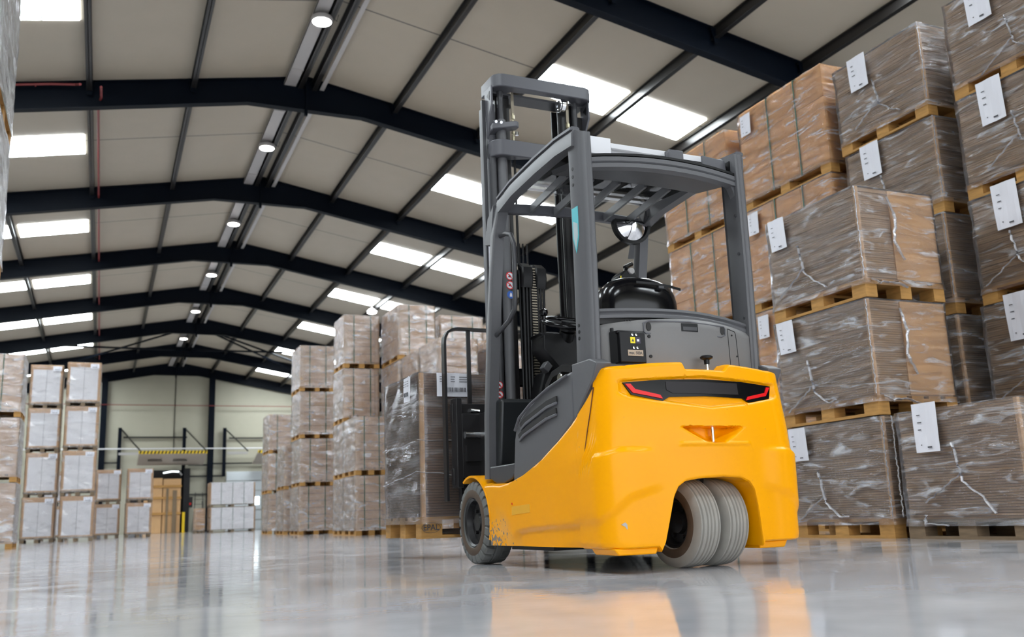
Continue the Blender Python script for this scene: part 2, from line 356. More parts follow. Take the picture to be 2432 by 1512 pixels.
for i in range(30): b.box(XR-.45, XR-.2, Y_B+2*i, Y_B+2*i+.04, 8.915, 8.95)
trim(b, 'galv', 'pale metal cable tray running under the roof ridge', 'cable tray')
b = MB(); b.box(XR+.27, XR+.36, Y_B, Y_F-.05, 8.92, 8.935)
trim(b, 'galv', 'thin pale conduit strip beside the roof ridge', 'conduit')
# red sprinkler pipe
b = MB(); b.tube([(-.36, 17.0, 8.0), (-.36, 17.55, 8.05), (-.42, 18.3, 8.2), (-.42, Y_F-1, 8.2)], .022, 8); trim(b, 'redpipe', 'thin red sprinkler pipe along the left roof slope', 'pipe')
b = MB(); zz = lambda x: roofz(x)-.10
b.tube([(-.70, 17.0, 8.0), (-.80, 17.6, zz(-.8)-.03), (-1.2, 17.62, zz(-1.2)), (-5, 17.62, zz(-5)), (-10, 17.62, zz(-10))], .022, 8)
for i in range(8): b.tube([(-1.45-.45*i, 17.6, zz(-1.45-.45*i)), (-1.45-.45*i, 17.6, zz(-1.45-.45*i)-.05)], .012, 6)
trim(b, 'redpipe', 'dark red sprinkler pipe with nozzles along the first full roof beam', 'pipe')
# wind bracing near the gable
for (x0, y0, x1, y1) in ((-2.4, 41.9, 3.2, 47.7), (3.6, 47.7, 9.0, 41.9), (-2.4, 47.9, 3.2, 42.0), (9.0, 47.9, 3.6, 42.0), (3.6, 42.0, 10.8, 47.0)):
    b = MB(); b.tube([(x0, y0, roofz(x0)-.35), (x1, y1, roofz(x1)-.35)], .045, 8); trim(b, 'steel', 'dark diagonal wind brace below the roof near the gable', 'brace')

# skylights (windows in the roof)
WN = [0]
def skylight(xa, xb, ya, yb, side):
    WN[0] += 1; n = WN[0]; lenx = xb-xa
    b = MB(); z = lambda x: roofz(x)-.006
    b.hexa([(xa, ya, z(xa)), (xb, ya, z(xb)), (xb, yb, z(xb)), (xa, yb, z(xa))], [(xa, ya, z(xa)-.01), (xb, ya, z(xb)-.01), (xb, yb, z(xb)-.01), (xa, yb, z(xa)-.01)])
    o = b.build('window_%d' % n, 'skylight'); struct(o, 'bright rooflight panel on the %s slope between two purlins' % side, 'skylight')
    b = MB(); k = 3
    for i in range(1, k):
        x = xa+lenx*i/k; b.box(x-.012, x+.012, ya, yb, z(x)-.018, z(x)-.012)
    b.build('glazing_bar', 'galv', o)
for k in range(-3, 7):
    y0 = 14.35+6*k
    skylight(7.22, 8.96, y0, y0+1.1, 'right'); skylight(9.16, 10.70, y0, y0+1.1, 'right')
    skylight(-2.34, -.70, y0-.02, y0+1.06, 'left'); skylight(-4.2, -2.56, y0-.02, y0+1.06, 'left')
# ridge lamps
def ridge_lamp():
    t = empty('ceiling_lamp', (0, 0, 0))
    b = MB(); b.lathe([(-.02, .0), (-.02, .17), (.0, .19), (.05, .19), (.12, .10), (.16, .03), (.16, 0)], (0, 0, 0), 32, 'z'); b.tube([(0, 0, .15), (0, 0, .34)], .012, 8)
    b.build('lamp_housing', 'galv', t, smooth=True)
    b = MB(); b.lathe([(-.03, 0), (-.03, .15), (-.015, .165), (-.015, 0)], (0, 0, 0), 32, 'z'); b.build('diffuser', 'lamp', t, smooth=True)
    b = MB(); b.tube([(.0, 0, .17), (.18, .02, .12), (.27, .03, .06), (.3, .03, .19)], .008, 6); b.build('cable', 'black', t)
    return t
lt = ridge_lamp()
far = ['nearest and largest, at the top edge', 'second nearest along the ridge', 'third nearest along the ridge', 'fourth nearest along the ridge', 'fifth nearest along the ridge', 'farthest of the round lamps along the ridge']
for i in range(6):
    o = lt if i == 0 else copy_tree(lt); o.location = (3.12, 14.83+6*i, 8.79)
    tag(o, 'round white lamp hanging under the roof, '+far[i], 'lamp', 'round lamps along the roof ridge')
lb = copy_tree(lt); lb.location = (8.85, 33.0, roofz(8.85)-.38); tag(lb, 'small round lamp under the right slope beside a skylight', 'lamp')

# ---------------------------------------------------------------- far wall fittings
YW = Y_F-.06
b = MB(); b.box(3.41, 3.45, YW+.02, YW+.06, 4.2, 9.0); trim(b, 'steel2', 'thin dark vertical seam cover on the gable wall', 'strip')
for x, lab in ((-.12, 'behind the tall white stacks'), (5.33, 'in the middle of the gable wall'), (10.8, 'on the right of the gable wall'), (-5.8, 'left on the gable wall')):
    b = MB(); z = roofz(x)-.3
    b.box(x-.15, x+.15, YW-.3, YW-.28, 0, z); b.box(x-.15, x+.15, YW-.02, YW, 0, z); b.box(x-.006, x+.006, YW-.3, YW, 0, z)
    trim(b, 'steel', 'tall dark steel gable post '+lab, 'post')
for x0, x1, z, m_, r in ((-5.6, 11, 6.75, 'redpipe', .02), (-5.6, 11, 4.42, 'white', .035)):
    b = MB(); b.tube([(x0, YW-.36, z), (x1, YW-.36, z)], r, 8); trim(b, m_, 'thin horizontal %s line across the gable wall' % ('red' if m_ == 'redpipe' else 'white'), 'pipe')
for x0, x1, z in ((-.1, .72, 3.72), (4.2, 5.2, 3.55), (5.45, 10.6, 3.62), (4.2, 6.1, 2.95), (4.2, 5.2, 1.98), (.9, 4.1, 5.05), (6.3, 10.6, 5.0)):
    b = MB(); b.box(x0, x1, YW-.1, YW-.04, z-.04, z+.04); trim(b, 'steel2', 'horizontal grey wall rail near the loading doors', 'rail')
def dock_frame(x, lab):
    t = empty('door_track_frame', (x, YW-.1, 0)); tag(t, lab, 'door track')
    b = MB(); b.box(-.09, .09, -.14, -.02, 0 if False else 2.9, 5.55); b.build('post', 'steel', t)
    b = MB(); b.bar((.08, -.1, 5.45), (1.02, -1.9, 4.15), .05, .05); b.build('stay', 'steel2', t)
    b = MB(); b.box(-.05, 1.0, -2.0, -1.9, 3.98, 4.1); b.build('track_end', 'galv', t)
dock_frame(.72, 'dark post with slanted stay left of the open dock door')
dock_frame(3.95, 'dark post with slanted stay right of the open dock door')
dock_frame(6.05, 'dark post with slanted stay left of the white sectional door')
def overhead_door(x0, x1, n, lab):
    t = empty('door_%d' % n, (x0, YW-.1, 3.6)); struct(t, lab, 'door')
    w_ = x1-x0
    b = MB(); b.hexa([(0, -2.2, .42), (w_, -2.2, .42), (w_, -.15, -.05), (0, -.15, -.05)], [(0, -2.2, .48), (w_, -2.2, .48), (w_, -.15, .01), (0, -.15, .01)]); b.build('door_panel', 'doorbeige', t)
    b = MB(); b.box(0, w_, -2.3, -2.22, .40, .56); b.build('edge_bar', 'yellowsafe', t)
    b = MB(); k = int(w_/.17)
    for i in range(k):
        x = .02+i*w_/k; b.prism([(x, -2.31, .40), (x+.07, -2.31, .40), (x+.12, -2.31, .56), (x+.05, -2.31, .56)], (0, .005, 0))
    b.build('warning_stripe', 'black', t)
    for xs in (.25*w_, .62*w_):
        b = MB(); b.box(xs-.35, xs+.35, -1.3, -1.1, .10, .13); b.build('seam', 'steel2', t)
    return t
overhead_door(1.62, 4.95, 1, 'raised dock door with yellow and black striped edge')
overhead_door(7.55, 10.6, 2, 'second raised dock door with striped edge at the right')
# open dock with trailer load
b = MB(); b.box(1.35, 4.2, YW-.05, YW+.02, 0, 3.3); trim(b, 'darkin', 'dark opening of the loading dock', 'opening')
b = MB(); b.box(3.96, 4.28, YW-.6, YW-.05, 0, 3.35); trim(b, 'black', 'black dock shelter pad right of the opening', 'dock pad')
t = empty('carton_load', (2.0, YW-.95, 0)); tag(t, 'tall kraft cartons with wooden battens standing in the dock opening', 'cartons')
b = MB()
for i in range(2): b.box(.02+i*.92, .9+i*.92, .1, .7, .0, 2.85-.05*i)
b.build('carton_stack', 'kraft2', t, bevel=.02)
b = MB()
for z in (.95, 1.75, 2.35): b.box(0, 1.85, .02, .09, z, z+.12)
b.build('batten', 'wood', t)
b = MB(); b.box(1.1, 1.2, .0, .08, .0, 2.3); b.box(1.42, 1.62, .0, .08, .0, 2.2); b.build('upright_batten', 'wood2', t)
t = empty('dock_lamp', (3.35, YW-.75, 3.13)); tag(t, 'small bright lamp above the kraft cartons at the dock', 'lamp')
b = MB(); b.sweep([(-.45, 0, -.02), (0, 0, .06), (.35, 0, .04), (.5, 0, -.14)], [(-.05, -.04), (.05, -.04), (.05, .04), (-.05, .04)]); b.build('lamp_body', 'galv', t)
b = MB(); b.sweep([(-.43, -.06, -.02), (0, -.06, .06), (.33, -.06, .04)], [(-.02, -.03), (.02, -.03), (.02, .03), (-.02, .03)]); b.build('diffuser', 'litpane', t)
t = empty('bollard', (3.95, YW-1.4, 0)); tag(t, 'yellow safety bollard beside the dock opening', 'bollard')
b = MB(); b.tube([(0, 0, 0), (0, 0, 1.05)], .07, 16); b.build('post', 'yellowsafe', t, smooth=True)
b = MB(); b.box(-.12, .12, -.12, .12, 0, .015); b.build('base_plate', 'yellowsafe', t)
# control box + ladder
t = empty('control_cabinet', (4.36, YW-.1, 1.55)); tag(t, 'small grey control box with red button beside the dock', 'control box')
b = MB(); b.box(-.12, .12, -.1, 0, -.25, .3); b.build('cabinet', 'steel2', t)
b = MB(); b.box(-.05, .05, -.12, -.1, -.12, .0); b.build('button', 'red', t)
t = empty('step_ladder', (4.72, YW-1.1, 0)); tag(t, 'narrow dark ladder left of the white wrapped pallets', 'ladder')
for sx in (-.22, .22):
    b = MB(); b.bar((sx*1.3, -.3, 0), (sx*.8, .1, 2.05), .04, .03); b.build('rail', 'steel2', t)
    b = MB(); b.bar((sx*1.3, .5, 0), (sx*.8, .14, 1.6), .03, .03); b.build('support_leg', 'steel2', t)
for i in range(8):
    f_ = (i+.6)/8; b = MB(); b.bar((-.25, -.3+.4*f_, 2.05*f_), (.25, -.3+.4*f_, 2.05*f_), .05, .025); b.build('rung', 'steel2', t)
t = empty('door_3', (6.2, YW-.1, 0)); struct(t, 'white sectional door with small lit window', 'door')
b = MB()
for i in range(6): b.box(0, 1.9, -.04, 0, .02+.53*i, .52+.53*i)
b.build('door_leaf', 'whitepaint', t, bevel=.01)
b = MB(); b.box(1.45, 1.78, -.06, -.04, 1.35, 1.78); b.build('door_window', 'litpane', t)
for z in (.6, 1.15, 1.7, 2.3): 
    b = MB(); b.box(1.32, 1.38, -.07, -.04, z, z+.08); b.build('hinge', 'steel2', t)

# ================================================================== palletised loads
CACHE = {}
def pallet_mesh(wx, wy, h, m_):
    b = MB(); t = h*.15; bl = h*.55
    long_x = wx >= wy; L, W = (wx, wy) if long_x else (wy, wx)
    def bx(a0, a1, c0, c1, z0, z1):
        if long_x: b.box(a0, a1, c0, c1, z0, z1)
        else: b.box(c0, c1, a0, a1, z0, z1)
    n = 5; bw = W*.15
    for i in range(n):
        c = -W/2+bw/2+(W-bw)*i/(n-1); bx(-L/2, L/2, c-bw/2, c+bw/2, h-t, h)
    for a in (-L/2+.07, 0, L/2-.07): bx(a-.07, a+.07, -W/2, W/2, h-2*t, h-t)
    for a in (-L/2+.07, 0, L/2-.07):
        for c in (-W/2+.055, 0, W/2-.055): bx(a-.07, a+.07, c-.055, c+.055, t, h-2*t)
    for c in (-W/2+.055, 0, W/2-.055): bx(-L/2, L/2, c-.055, c+.055, 0, t)
    return b
def cached(key, fn):
    """first call builds, later calls share the mesh"""
    if key not in CACHE: CACHE[key] = fn(); return CACHE[key]
    return None
def inst(key, fn, name, mats, parent, loc=(0, 0, 0), **kw):
    if key in CACHE:
        src = CACHE[key]; o = src.copy(); C.objects.link(o); o.parent = parent; o.location = loc; return o
    o = fn().build(name, mats, parent, loc=loc, **kw); CACHE[key] = o; return o
def film_shell(wx, wy, h, seed, amp=.006, n=22):
    rnd = random.Random(seed); b = MB()
    ph = [(rnd.uniform(2, 9), rnd.uniform(2, 9), rnd.uniform(0, 6), rnd.uniform(.4, 1)) for _ in range(6)]
    def d(s, z): return amp*sum(a*math.sin(p*s*2+q*z*3+r) for p, q, r, a in ph)/2.2
    per = []
    for i in range(n): per.append((-wx/2+wx*i/n, -wy/2, 0, -1))
    for i in range(n): per.append((wx/2, -wy/2+wy*i/n, 1, 0))
    for i in range(n): per.append((wx/2-wx*i/n, wy/2, 0, 1))
    for i in range(n): per.append((-wx/2, wy/2-wy*i/n, -1, 0))
    nz = 14; vs = []
    N = len(per)
    for j in range(nz+1):
        z = -.045+(h+.038)*j/nz
        for k, (x, y, nx, ny) in enumerate(per):
            o_ = .012+d(x+y*1.7, z)+(.010 if j == 0 else 0)
            px, py, pnx, pny = per[k-1]
            if (pnx, pny) != (nx, ny): nx, ny = (nx+pnx)*.7, (ny+pny)*.7
            vs.append((x+nx*o_, y+ny*o_, z))
    fs = [(j*N+k, j*N+(k+1) % N, (j+1)*N+(k+1) % N, (j+1)*N+k) for j in range(nz) for k in range(N)]
    b.add(vs, fs)
    # top lap
    top = [vs[nz*N+k] for k in range(N)]; inn = [(x*.86, y*.86, h-.001) for x, y, _ in top]
    b.add(top+inn, [(k, (k+1) % N, N+(k+1) % N, N+k) for k in range(N)])
    return b
def goods(kind, wx, wy, h, seed):
    rnd = random.Random(seed); b = MB()
    if kind in ('sheets', 'darksheets'):
        # stacked flat blanks; a jog of a few millimetres from one to the next, with a paler board sleeve on one end
        n = max(12, int(h/.017)); zz_ = 0
        for i in range(n):
            j = rnd.uniform(-.0035, .0035); k = rnd.uniform(-.0035, .0035); z0 = h*i/n; z1 = h*(i+.86)/n
            b.cur = 0; b.box(-wx/2+.008+j, wx/2-.008+j, -wy/2+.008+k, wy/2-.008+k, z0, z1)
            b.cur = 2; b.box(-wx/2+.014, wx/2-.014, -wy/2+.014, wy/2-.014, z1, h*(i+1)/n)
        b.cur = 1
        b.box(-wx/2+.42*wx, wx/2-.002, -wy/2-.001, -wy/2+.012, .01, h-.005)     # plain board over part of the end
        b.box(-wx/2, -wx/2+.028, -wy/2-.003, -wy/2+.02, 0, h)                   # corner board
        b.cur = 0
    elif kind == 'cartons':
        ny, nz = 3, 3; nx = 2
        for i in range(nx):
            for j in range(ny):
                for k in range(nz):
                    jx = rnd.uniform(-.004, .004)
                    b.box(-wx/2+wx*i/nx+.003+jx, -wx/2+wx*(i+1)/nx-.003+jx, -wy/2+wy*j/ny+.003, -wy/2+wy*(j+1)/ny-.003, h*k/nz+.002, h*(k+1)/nz-.002)
    elif kind == 'layers':
        n = 6
        for i in range(n):
            b.cur = 0; j = rnd.uniform(-.006, .006)
            b.box(-wx/2+.01+j, wx/2-.01+j, -wy/2+.01, wy/2-.01, h*i/n+.004, h*(i+1)/n-.004)
        b.cur = 2; b.box(-wx/2+.02, wx/2-.02, -wy/2+.02, wy/2-.02, 0, h-.01)
        b.cur = 1
        for sx in (-1, 1):
            b.box(sx*(wx/2), sx*(wx/2-.08), -wy/2-.004, -wy/2+.02, 0, h); b.box(sx*(wx/2+.004), sx*(wx/2-.01), -wy/2, -wy/2+.08, 0, h)
        b.cur = 0
    elif kind == 'white':
        b.cur = 0; b.box(-wx/2, wx/2, -wy/2, wy/2, 0, h)
        b.cur = 1
        b.box(-wx/2+.08*wx, wx/2-.08*wx, -wy/2-.008, -wy/2+.01, .04, h*.88)
        b.cur = 2; b.box(-.003, .003, -wy/2-.010, -wy/2, .04, h*.88); b.cur = 0
    elif kind == 'whiteall':
        b.cur = 1; b.box(-wx/2, wx/2, -wy/2, wy/2, 0, h)
        b.cur = 0
        for sx in (-1, 1): b.box(sx*(wx/2+.004), sx*(wx/2-.05), -wy/2-.006, -wy/2+.03, 0, h)
        b.box(-wx/2-.004, -wx/2+.01, -wy/2, wy/2, 0, h)
    elif kind == 'grey':
        b.box(-wx/2, wx/2, -wy/2, wy/2, 0, h)
    return b
GM = {'sheets': ['sheet', 'kraft2', 'groove'], 'darksheets': ['sheetdark', 'kraft2', 'groove'], 'cartons': ['kraft'], 'layers': ['kraft2', 'corrug', 'groove'],
      'white': ['kraft2', 'whitecard', 'groove'], 'whiteall': ['kraft2', 'whitecard'], 'grey': ['palecard']}
M['palecard'] = mat('pale_green_card', (.46, .47, .42), .6, noise=(3, .12, (1, 1, 1)))
def label_sheet(parent, face, hx, hy, a, z, w_, h_, lines=4, barcode=False, off=.030, tilt=0):
    """paper label on face 'x' (-X side), 'y' (-Y side) or 'X' (+X side); a = position along the face"""
    t = empty('paper_label', (0, 0, 0)); 
    if face == 'x': t.location = (-hx-off, a, z); t.rotation_euler = (tilt, 0, -PI/2)
    elif face == 'X': t.location = (hx+off, a, z); t.rotation_euler = (tilt, 0, PI/2)
    else: t.location = (a, -hy-off, z); t.rotation_euler = (0, tilt, 0)
    b = MB(); n = 6
    vs = [(-w_/2+w_*i/n, -.003*math.sin(i*1.3+j), -h_/2+h_*j/3) for j in range(4) for i in range(n+1)]
    b.add(vs, [(j*(n+1)+i, j*(n+1)+i+1, (j+1)*(n+1)+i+1, (j+1)*(n+1)+i) for j in range(3) for i in range(n)])
    o = b.build('paper_label', 'paper', parent, fix=False)
    o.location = t.location; o.rotation_euler = t.rotation_euler; bpy.data.objects.remove(t)
    sm = o.modifiers.new('thick', 'SOLIDIFY'); sm.thickness = .001
    b = MB(); rnd = random.Random(int(a*100)+int(z*77)); lines = 3
    if barcode:
        x = -w_*.34
        while x < w_*.34:
            q = rnd.choice((.002, .004, .006)); b.box(x, x+q, -.007, -.006, -h_*.30, -h_*.12); x += q+rnd.choice((.003, .005))
        for i in range(3):
            for x0, x1 in ((-.42, -.2), (-.1, .05), (.15, .4)): b.box(w_*x0, w_*(x1-.05*rnd.random()), -.007, -.006, h_*(.12+.1*i), h_*(.145+.1*i))
    else:
        for i in range(lines):
            zc = h_*(.25-.15*i); b.box(-w_*.3, -w_*.3+w_*(.12+.06*rnd.random()), -.007, -.006, zc, zc+h_*.018)
        b.box(w_*.02, w_*.20, -.007, -.006, -h_*.42, -h_*.39); b.box(-w_*.25, -w_*.20, -.007, -.006, -h_*.36, -h_*.34)
    b.build('print', 'ink', o)
    return o
def film_fold(parent, pts, r=.008, name='film_fold'):
    b = MB()
    P = []
    for i in range(len(pts)-1):
        for k in range(5):
            f_ = k/5; P.append(Vector(pts[i]).lerp(Vector(pts[i+1]), f_)+Vector((random.uniform(-.003, .003), random.uniform(-.006, .006), random.uniform(-.006, .006))))
    P.append(Vector(pts[-1]))
    b.sweep(P, [(-r*1.6, -r*.3), (0, -r*.8), (r*1.6, -r*.2), (r*.6, r*.6), (-r*.7, r*.5)]); return b.build(name, 'fold', parent, smooth=True)
def load(kind, x0, x1, y0, y1, z0, ht, ph=.13, film='film', strap=None, label=None, wood='wood', seed=0, rot=0, jx=0, jy=0, filmseed=None):
    wx, wy = x1-x0, y1-y0; h = ht-ph
    t = empty('pallet_load', ((x0+x1)/2+jx, (y0+y1)/2+jy, z0), rot)
    k = (round(wx, 2), round(wy, 2), round(ph, 3))
    inst(('pal', wood)+k, lambda: pallet_mesh(wx-.01, wy-.01, ph, wood), 'wooden_pallet', wood, t)
    g = (kind, round(wx, 2), round(wy, 2), round(h, 2), seed % 3)
    inst(g, lambda: goods(kind, wx-.02, wy-.02, h-.012, seed % 3), 'carton_stack', GM[kind], t, (0, 0, ph))
    if film:
        inst((film,)+g, lambda: film_shell(wx-.02, wy-.02, h, (seed % 3)+5), 'stretch_wrap', film, t, (0, 0, ph), smooth=True, angle=180)
    if strap:
        for a in strap[1]:
            def mk(a=a):
                b = MB(); e = .016
                hx, hy = wx/2+.002, wy/2+.002
                if strap[0] == 'y':   # runs over top and down the +-Y faces
                    X = -wx/2+wx*a; b.box(X-.008, X+.008, -hy-.002, -hy+.001, -ph*.3, h-.01); b.box(X-.008, X+.008, -hy, hy, h-.012, h-.009); b.box(X-.008, X+.008, hy-.001, hy+.002, 0, h)
                else:
                    Y = -wy/2+wy*a; b.box(-hx-.002, -hx+.001, Y-.008, Y+.008, -ph*.3, h-.01); b.box(-hx, hx, Y-.008, Y+.008, h-.012, h-.009); b.box(hx-.001, hx+.002, Y-.008, Y+.008, 0, h)
                return b
            inst(('strap', strap[0], round(a, 2))+g, mk, 'strap', 'strap', t, (0, 0, ph))
    if label:
        for L in (label if isinstance(label, list) else [label]):
            label_sheet(t, L[0], wx/2, wy/2, L[1], ph+L[2]*h, L[3], L[4], barcode=(len(L) > 5 and L[5]), tilt=(L[6] if len(L) > 6 else 0))
    return t
ORD = {1: ['on the floor'], 2: ['lower one', 'upper one'], 3: ['bottom one', 'middle one', 'top one'], 4: ['bottom one', 'second from the floor', 'third from the floor', 'topmost'],
       5: ['bottom one', 'second from the floor', 'third from the floor', 'fourth from the floor', 'topmost']}
def column(desc, group, kind, x0, x1, y0, y1, pitch, n, ph=.13, jit=.015, cat='pallet load', **kw):
    out = []
    rnd = random.Random(hash((round(x0, 2), round(y0, 2))) % 1000)
    for i in range(n):
        lab = kw.pop('labels', None) if False else None
        o = load(kind, x0, x1, y0, y1, i*pitch, pitch, ph, seed=i+int(abs(x0*7+y0*3)), jx=rnd.uniform(-jit, jit), jy=rnd.uniform(-jit, jit), **kw)
        tag(o, desc+', '+ORD[n][i], cat, group); out.append(o)
    return out

G1 = 'film-wrapped cardboard loads stacked on the right'
Lx = lambda a, z, w_=.15, h_=.26, tl=.0: ('x', a, z, w_*1.3, h_, False, tl)
# near row on the right
A1 = column('single wide brown cardboard load at the lower right', G1, 'sheets', 5.12, 5.92, 4.0, 4.98, .87, 1, label=[Lx(.20, .82, .155, .33)], wood='wood2')
B = column('cardboard load in the short stack beside the forklift', G1, 'sheets', 5.12, 5.92, 5.12, 6.17, .872, 3, ph=.14, label=[Lx(.35, .80, .15, .26, .08)])
# second row
F_ = column('cardboard load in the tall stack behind the short one', G1, 'sheets', 6.35, 7.15, 5.40, 6.45, .872, 5, ph=.13, label=[Lx(.18, .78, .17, .32, .05)])
A_ = column('cardboard load in the tall stack at the right edge', G1, 'sheets', 6.35, 7.15, 4.12, 5.16, .872, 5, ph=.13, label=[Lx(.16, .80, .17, .36, .05)])
G2 = 'kraft carton pallets with green straps right of the forklift'
Cc = column('strapped carton pallet just right of the guard post', G2, 'cartons', 6.35, 7.15, 6.62, 7.98, 1.14, 4, strap=('x', (.3, .62)), label=[Lx(.5, .82, .13, .24)])
D_ = column('strapped carton pallet seen through the overhead guard', G2, 'cartons', 6.35, 7.15, 8.22, 9.55, 1.13, 4, strap=('x', (.3, .64)))
# pale corner strips painted in as crumple highlights, then film folds on near loads
for o in B+A1+[F_[3], F_[4], F_[2]]:
    hx, hy = .4+.012, (.525 if o in B or o in F_ else .49)+.012
    sy = 1 if o in A1 else -1
    b = MB(); rnd = random.Random(5); P_ = [(-hx-.002+rnd.uniform(-.004, .004), sy*hy+rnd.uniform(-.004, .004), .15+.7*i/60) for i in range(61)]
    b.sweep(P_, [(-.004, -.003), (.004, -.003), (.0, .005)], up=(0, 1, 0)); b.build('film_edge_glint', 'fold', o)
def ff(o, pts, r=.008): film_fold(o, pts, r)
for o in (B[0], B[1], B[2], F_[3], F_[4], F_[2], A1[0], A_[1], A_[2], A_[3], A_[4]):
    hx = .4+.018; s = random.choice((-1, 1)); a = random.uniform(-.12, .15); z0 = random.uniform(.45, .62)
    ff(o, [(-hx, a+.03, z0), (-hx-.006, a+.0, z0-.13), (-hx, a-.02, z0-.25), (-hx, a-.16, z0-.36), (-hx, a-.24, .16)], .009)
    ff(o, [(-hx, a-.01, z0-.2), (-hx-.004, a+.12, z0-.28), (-hx, a+.30, z0-.38)], .007)
for o in (B[1], B[2]):
    ff(o, [(-.1, -.545, .80), (-.05, -.55, .62), (-.08, -.548, .45), (.0, -.55, .30)], .009)
    ff(o, [(-.35, -.545, .14), (-.30, -.57, .10), (-.16, -.56, .12), (-.02, -.56, .08)], .010)
ff(A1[0], [(-.418, .3, .16), (-.43, .30, .10), (-.425, .12, .09)], .008)

# middle distance cluster left of the mast
G3 = 'strapped cardboard pallets in the middle distance'
st = ('y', (.28, .75))
column('pallet in the leftmost stack of the middle group', G3, 'layers', 4.13, 4.93, 26.3, 27.4, 1.08, 3, strap=st, film='film2')
column('pallet in the low stack left of the slim tall one', G3, 'layers', 4.07, 4.87, 23.5, 24.6, 1.08, 2, strap=st, film='film2')
column('pallet in the slim tall stack of the middle group', G3, 'layers', 4.09, 4.89, 21.6, 22.7, 1.08, 4, strap=st, film='film2')
column('pallet in the tall stack left of the lifted load', G3, 'layers', 4.27, 5.0, 18.1, 19.0, 1.08, 4, strap=st, film='film2')
column('pallet in the half-height stack touching the lifted load', G3, 'layers', 4.23, 4.83, 17.0, 18.0, 1.08, 2, strap=st, film='film2', jit=.0)
column('pallet in the tallest stack above the lifted load', G3, 'layers', 5.06, 5.80, 16.95, 18.2, 1.08, 4, strap=st, film='film2')
column('pallet in the narrow middle stack behind the load', G3, 'layers', 5.07, 5.8, 15.85, 16.85, 1.08, 3, strap=st, film='film2')
column('pallet in the stack right behind the backrest', G3, 'layers', 5.07, 5.79, 14.67, 15.7, 1.08, 3, strap=None, film='film2')
column('pallet in the stack right of the tallest', G3, 'layers', 6.14, 7.1, 17.7, 18.7, 1.08, 4, strap=st, film='film2')
column('pallet in the stack between backrest and mast', G3, 'layers', 5.98, 6.9, 14.7, 15.7, 1.08, 3, strap=st, film='film2')
column('pallet in the deepest stack behind the mast', G3, 'layers', 7.3, 8.1, 18.5, 19.5, 1.08, 4, strap=st, film='film2')
column('low cardboard pallet seen below the backrest', G3, 'layers', 5.0, 5.8, 12.6, 13.6, 1.0, 1, strap=st, film='film2')

# left side
G4 = 'brown strapped pallets at the left edge'
column('brown strapped pallet at the left edge', G4, 'sheets', -2.3, -1.42, 19.15, 20.2, 1.17, 3, ph=.14, strap=('y', (.62,)), film='film2')
G5 = 'white-fronted wrapped pallets on the left'
Lw = [('y', .26, .90, .22, .13, True)]
column('white-fronted pallet, right of the two tall stacks', G5, 'white', -1.04, -.17, 28.5, 29.5, 1.225, 4, label=Lw, film='film3', wood='wood2')
column('white-fronted pallet, left of the two tall stacks', G5, 'white', -1.99, -1.15, 29.1, 30.1, 1.225, 4, label=Lw, film='film3', wood='wood2')
G6 = 'low white-fronted pallets further back'
column('white-fronted pallet, low stack nearest the dock', G6, 'white', .76, 1.59, 34.7, 35.7, 1.15, 2, label=Lw, film='film3', wood='wood2')
column('white-fronted pallet, low stack beside the tall ones', G6, 'white', -.2, .60, 35.2, 36.2, 1.15, 2, label=Lw, film='film3', wood='wood2')
column('white-fronted pallet in the gap between tall stacks', G6, 'white', -1.9, -1.0, 36.0, 37.0, 1.15, 2, label=None, film='film3', wood='wood2')
G7 = 'long white wrapped pallets by the far doors'
column('long white wrapped pallet before the white sectional door', G7, 'whiteall', 4.22, 6.10, 42.2, 43.2, 1.05, 2, film='film3', wood='wood2', strap=('y', (.25, .5, .75)))
column('small wrapped pallet left of the long white ones', 'small far pallet', 'layers', 3.68, 4.1, 42.6, 43.5, 1.05, 1, film='film', wood='wood2')
# near column at the extreme left, only its aisle side in view
G8 = 'grey wrapped stack at the upper left edge'
for i, (z0, hh) in enumerate(((0, 1.123), (1.123, 1.123), (2.246, 1.123), (3.369, 1.75))):
    o = load('grey', -1.65, -.83, 7.1, 8.3, z0, hh, .13, film='film2', wood='wood', seed=i+3)
    tag(o, 'pale wrapped pallet load at the upper left edge, '+ORD[4][i], 'pallet load', G8)
    if i == 3: label_sheet(o, 'X', .41, .6, .28, 1.33, .2, .15, tilt=.2)

# ================================================================== the forklift
FK = empty('forklift', (2.447, 5.037, 0), .020)
tag(FK, 'yellow and grey three-wheel electric forklift lifting a wrapped pallet', 'forklift')
def part(b, name, m_, parent=None, **k): return b.build(name, m_, parent or FK, **k)

SWEEP = [(-1.47, .905), (-1.42, .82), (-1.34, .755), (-1.20, .665), (-1.07, .592), (-.88, .515), (-.68, .458), (-.53, .43), (-.39, .418), (-.25, .428)]   # (v, z) top edge of the yellow flank
SEAM = [(-1.44, .86), (-1.41, .80), (-1.36, .62), (-1.32, .46), (-1.27, .33), (-1.262, .31)]
sweep_z = lambda v: lerp_tab(SWEEP, v)
seam_z = lambda v: lerp_tab(SEAM, v)
W2 = .53
